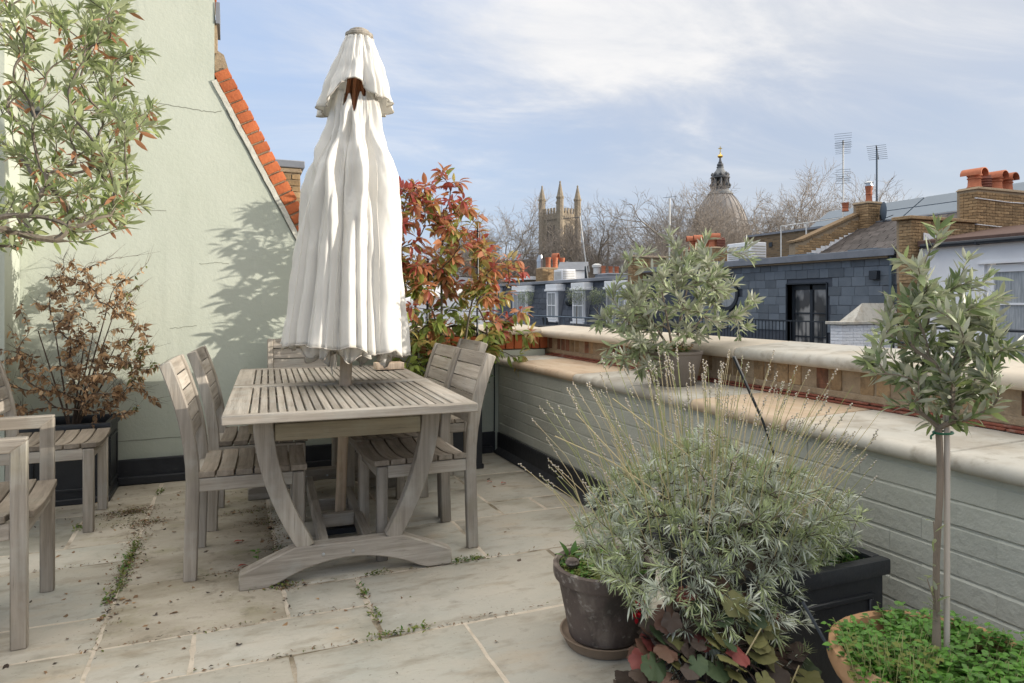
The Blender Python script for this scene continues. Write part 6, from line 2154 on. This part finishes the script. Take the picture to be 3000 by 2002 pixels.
lt_ = lambda p_, nm, m_, n=16: MB().lathe([(r_, z0 + z_ * ZS) for r_, z_ in p_], n).build(nm, m_, dm, angle=25)
lt_([(4.6, 0), (4.5, .5), (4.2, .7), (4.2, 1.2), (3.6, 1.4), (3.4, 2.3)], 'lantern_base', M['lantern_pale'])
lt_([(3.4, 2.3), (3.1, 2.5), (3.0, 3.6), (3.5, 3.8), (3.5, 4.2), (2.9, 4.4)], 'lantern_plinth', M['lantern_stone'])
lt_([(2.1, 4.3), (2.1, 9.4)], 'lantern_core', M['dark_opening'])
for k in range(8):
    a = 2 * math.pi * k / 8 + .2
    c = Vector((math.cos(a), math.sin(a), 0))
    MB().tube([c * 2.55 + Vector((0, 0, z0 + 4.2 * ZS)), c * 2.5 + Vector((0, 0, z0 + 9.4 * ZS))], .42, 8).build('lantern_column', M['lantern_stone'] if k % 2 else M['lantern_pale'], dm)
    MB().tube([c * 3.2 + Vector((0, 0, z0 + 4.2 * ZS)), c * 3.45 + Vector((0, 0, z0 + 5.4 * ZS)), c * 3.0 + Vector((0, 0, z0 + 6.8 * ZS)), c * 2.9 + Vector((0, 0, z0 + 9.2 * ZS))], [.42, .5, .3, .35], 6).build('scroll', M['lantern_stone'], dm)
    MB().lathe([(.5, 0), (.62, .5), (.3, 1.0), (0, 1.3)], 8, c=tuple(c * 2.75 + Vector((0, 0, z0 + 10.9 * ZS)))).build('urn', M['lantern_stone'], dm)
lt_([(3.2, 9.3), (3.5, 9.6), (3.5, 10.1), (2.9, 10.4), (3.0, 10.9)], 'lantern_cornice', M['lantern_stone'])
lt_([(2.9, 10.7), (2.8, 11.6), (2.2, 12.8), (1.5, 14.3), (1.15, 15.6), (1.35, 15.9), (1.35, 16.2)], 'lantern_roof', M['lantern_pale'])
lt_([(.8, 16.2), (1.2, 17.0), (1.1, 17.9), (.6, 18.4), (.75, 18.8), (.45, 19.6), (.3, 21.3)], 'lantern_finial', M['lantern_stone'])
lt_([(.2, 21.2), (.8, 21.7), (1.0, 22.3), (.8, 23.0), (.25, 23.4), (.2, 24.6)], 'orb', M['gold'])
MB().box((0, 0, z0 + 26.2 * ZS), (.3, .3, 2.3)).box((0, 0, z0 + 26.9 * ZS), (1.3, .3, .3)).build('cross', M['gold'], dm).rotation_euler = (0, 0, rad(-CAM_YAW - 10))

# -- bare plane trees
def bare_tree_meshes(seed, depth=7):
    r = random.Random(seed)
    T, B = MB(), MB()

    def rec(p, d, L, R_, lev):
        n_ = 3
        pts, rr = [p], [R_]
        q, dd = p, d
        for k in range(n_):
            dd = (dd + Vector((r.gauss(0, .20), r.gauss(0, .20), r.gauss(.03, .14)))).normalized()
            q = q + dd * L / n_
            pts.append(q)
            rr.append(R_ * (1 - .38 * (k + 1) / n_))
        (T if lev < 2 else B).tube(pts, rr, 7 if lev < 2 else 5 if lev < 4 else 3, 0 if lev < 4 else 1, caps=False)
        if lev >= depth:
            return
        nb2 = (4 if lev == 0 else 3 if r.random() < .72 else 4) if lev < depth - 1 else 4
        for k in range(nb2):
            if lev == 0 or k == 0:
                base_p, t = pts[-1], 1
            else:
                i = r.choice((1, 2, 2, 3))
                base_p = pts[i]
            a = r.uniform(0, 6.283)
            e = dd.orthogonal().normalized()
            e = Matrix.Rotation(a, 3, dd) @ e
            sp = r.uniform(.25, .6) if k == 0 else r.uniform(.6, 1.25)
            nd_ = (dd + e * sp + Vector((0, 0, .12))).normalized()
            rec(base_p, nd_, L * r.uniform(.60, .84), max(.016, R_ * (.62 if k == 0 else .48)), lev + 1)

    rec(Vector((0, 0, 0)), Vector((0, 0, 1)), 7.5, .55, 0)
    return T.mesh('trunk', M['bark_plane'], angle=180), B.mesh('crown', [M['bark_plane'], M['twig_plane']], angle=180)


TM = [bare_tree_meshes(s) for s in (5, 17, 29)]
ext = []
for a, b in TM:
    co = np.empty(len(b.vertices) * 3)
    b.vertices.foreach_get('co', co)
    ext.append(float(np.percentile(co.reshape(-1, 3)[:, 2], 99.5)))
TL = [(1500, 610, 95, 0, 'bare plane tree partly hidden by the photinia, left of the church tower'), (1565, 640, 100, 1, 'bare plane tree just left of the church tower'), (1705, 690, 105, 2, 'small bare plane tree right of the church tower'),
      (1830, 610, 95, 1, 'bare plane tree behind the leaning aerial pole'), (1955, 560, 92, 0, 'bare plane tree left of the dome'), (2075, 585, 88, 2, 'bare plane tree in front of the dome'), (2170, 540, 90, 1, 'bare plane tree right of the dome with pale limbs'),
      (2330, 540, 100, 0, 'wide bare plane tree left of the tall pale aerial mast'), (2440, 545, 105, 2, 'bare plane tree behind the tall pale aerial mast'), (2565, 560, 112, 1, 'bare plane tree behind the dark aerial mast'),
      (1420, 640, 100, 2, 'bare plane tree behind the photinia leaves'), (885, 600, 90, 0, 'bare tree tips beside the sloping gable edge'), (2010, 640, 110, 2, 'bare plane tree between the white pole and the dome'), (2260, 600, 104, 2, 'bare plane tree above the long brick wall')]
for k, (xs, ys, dd, mi, lb) in enumerate(TL):
    p = px(xs, 885, dd)
    top = CAM_H + (885 - ys) / 2000 * dd
    p.z = -9
    s = (top + 9) / ext[mi]
    t = thing('plane_tree', lb, 'tree', p, k * 1.7, 'bare plane trees beyond the roofs')
    for nm, me in zip(('trunk', 'crown'), TM[mi]):
        o = place(nm, me, t)
        o.scale = (s * 1.05, s * 1.05, s)
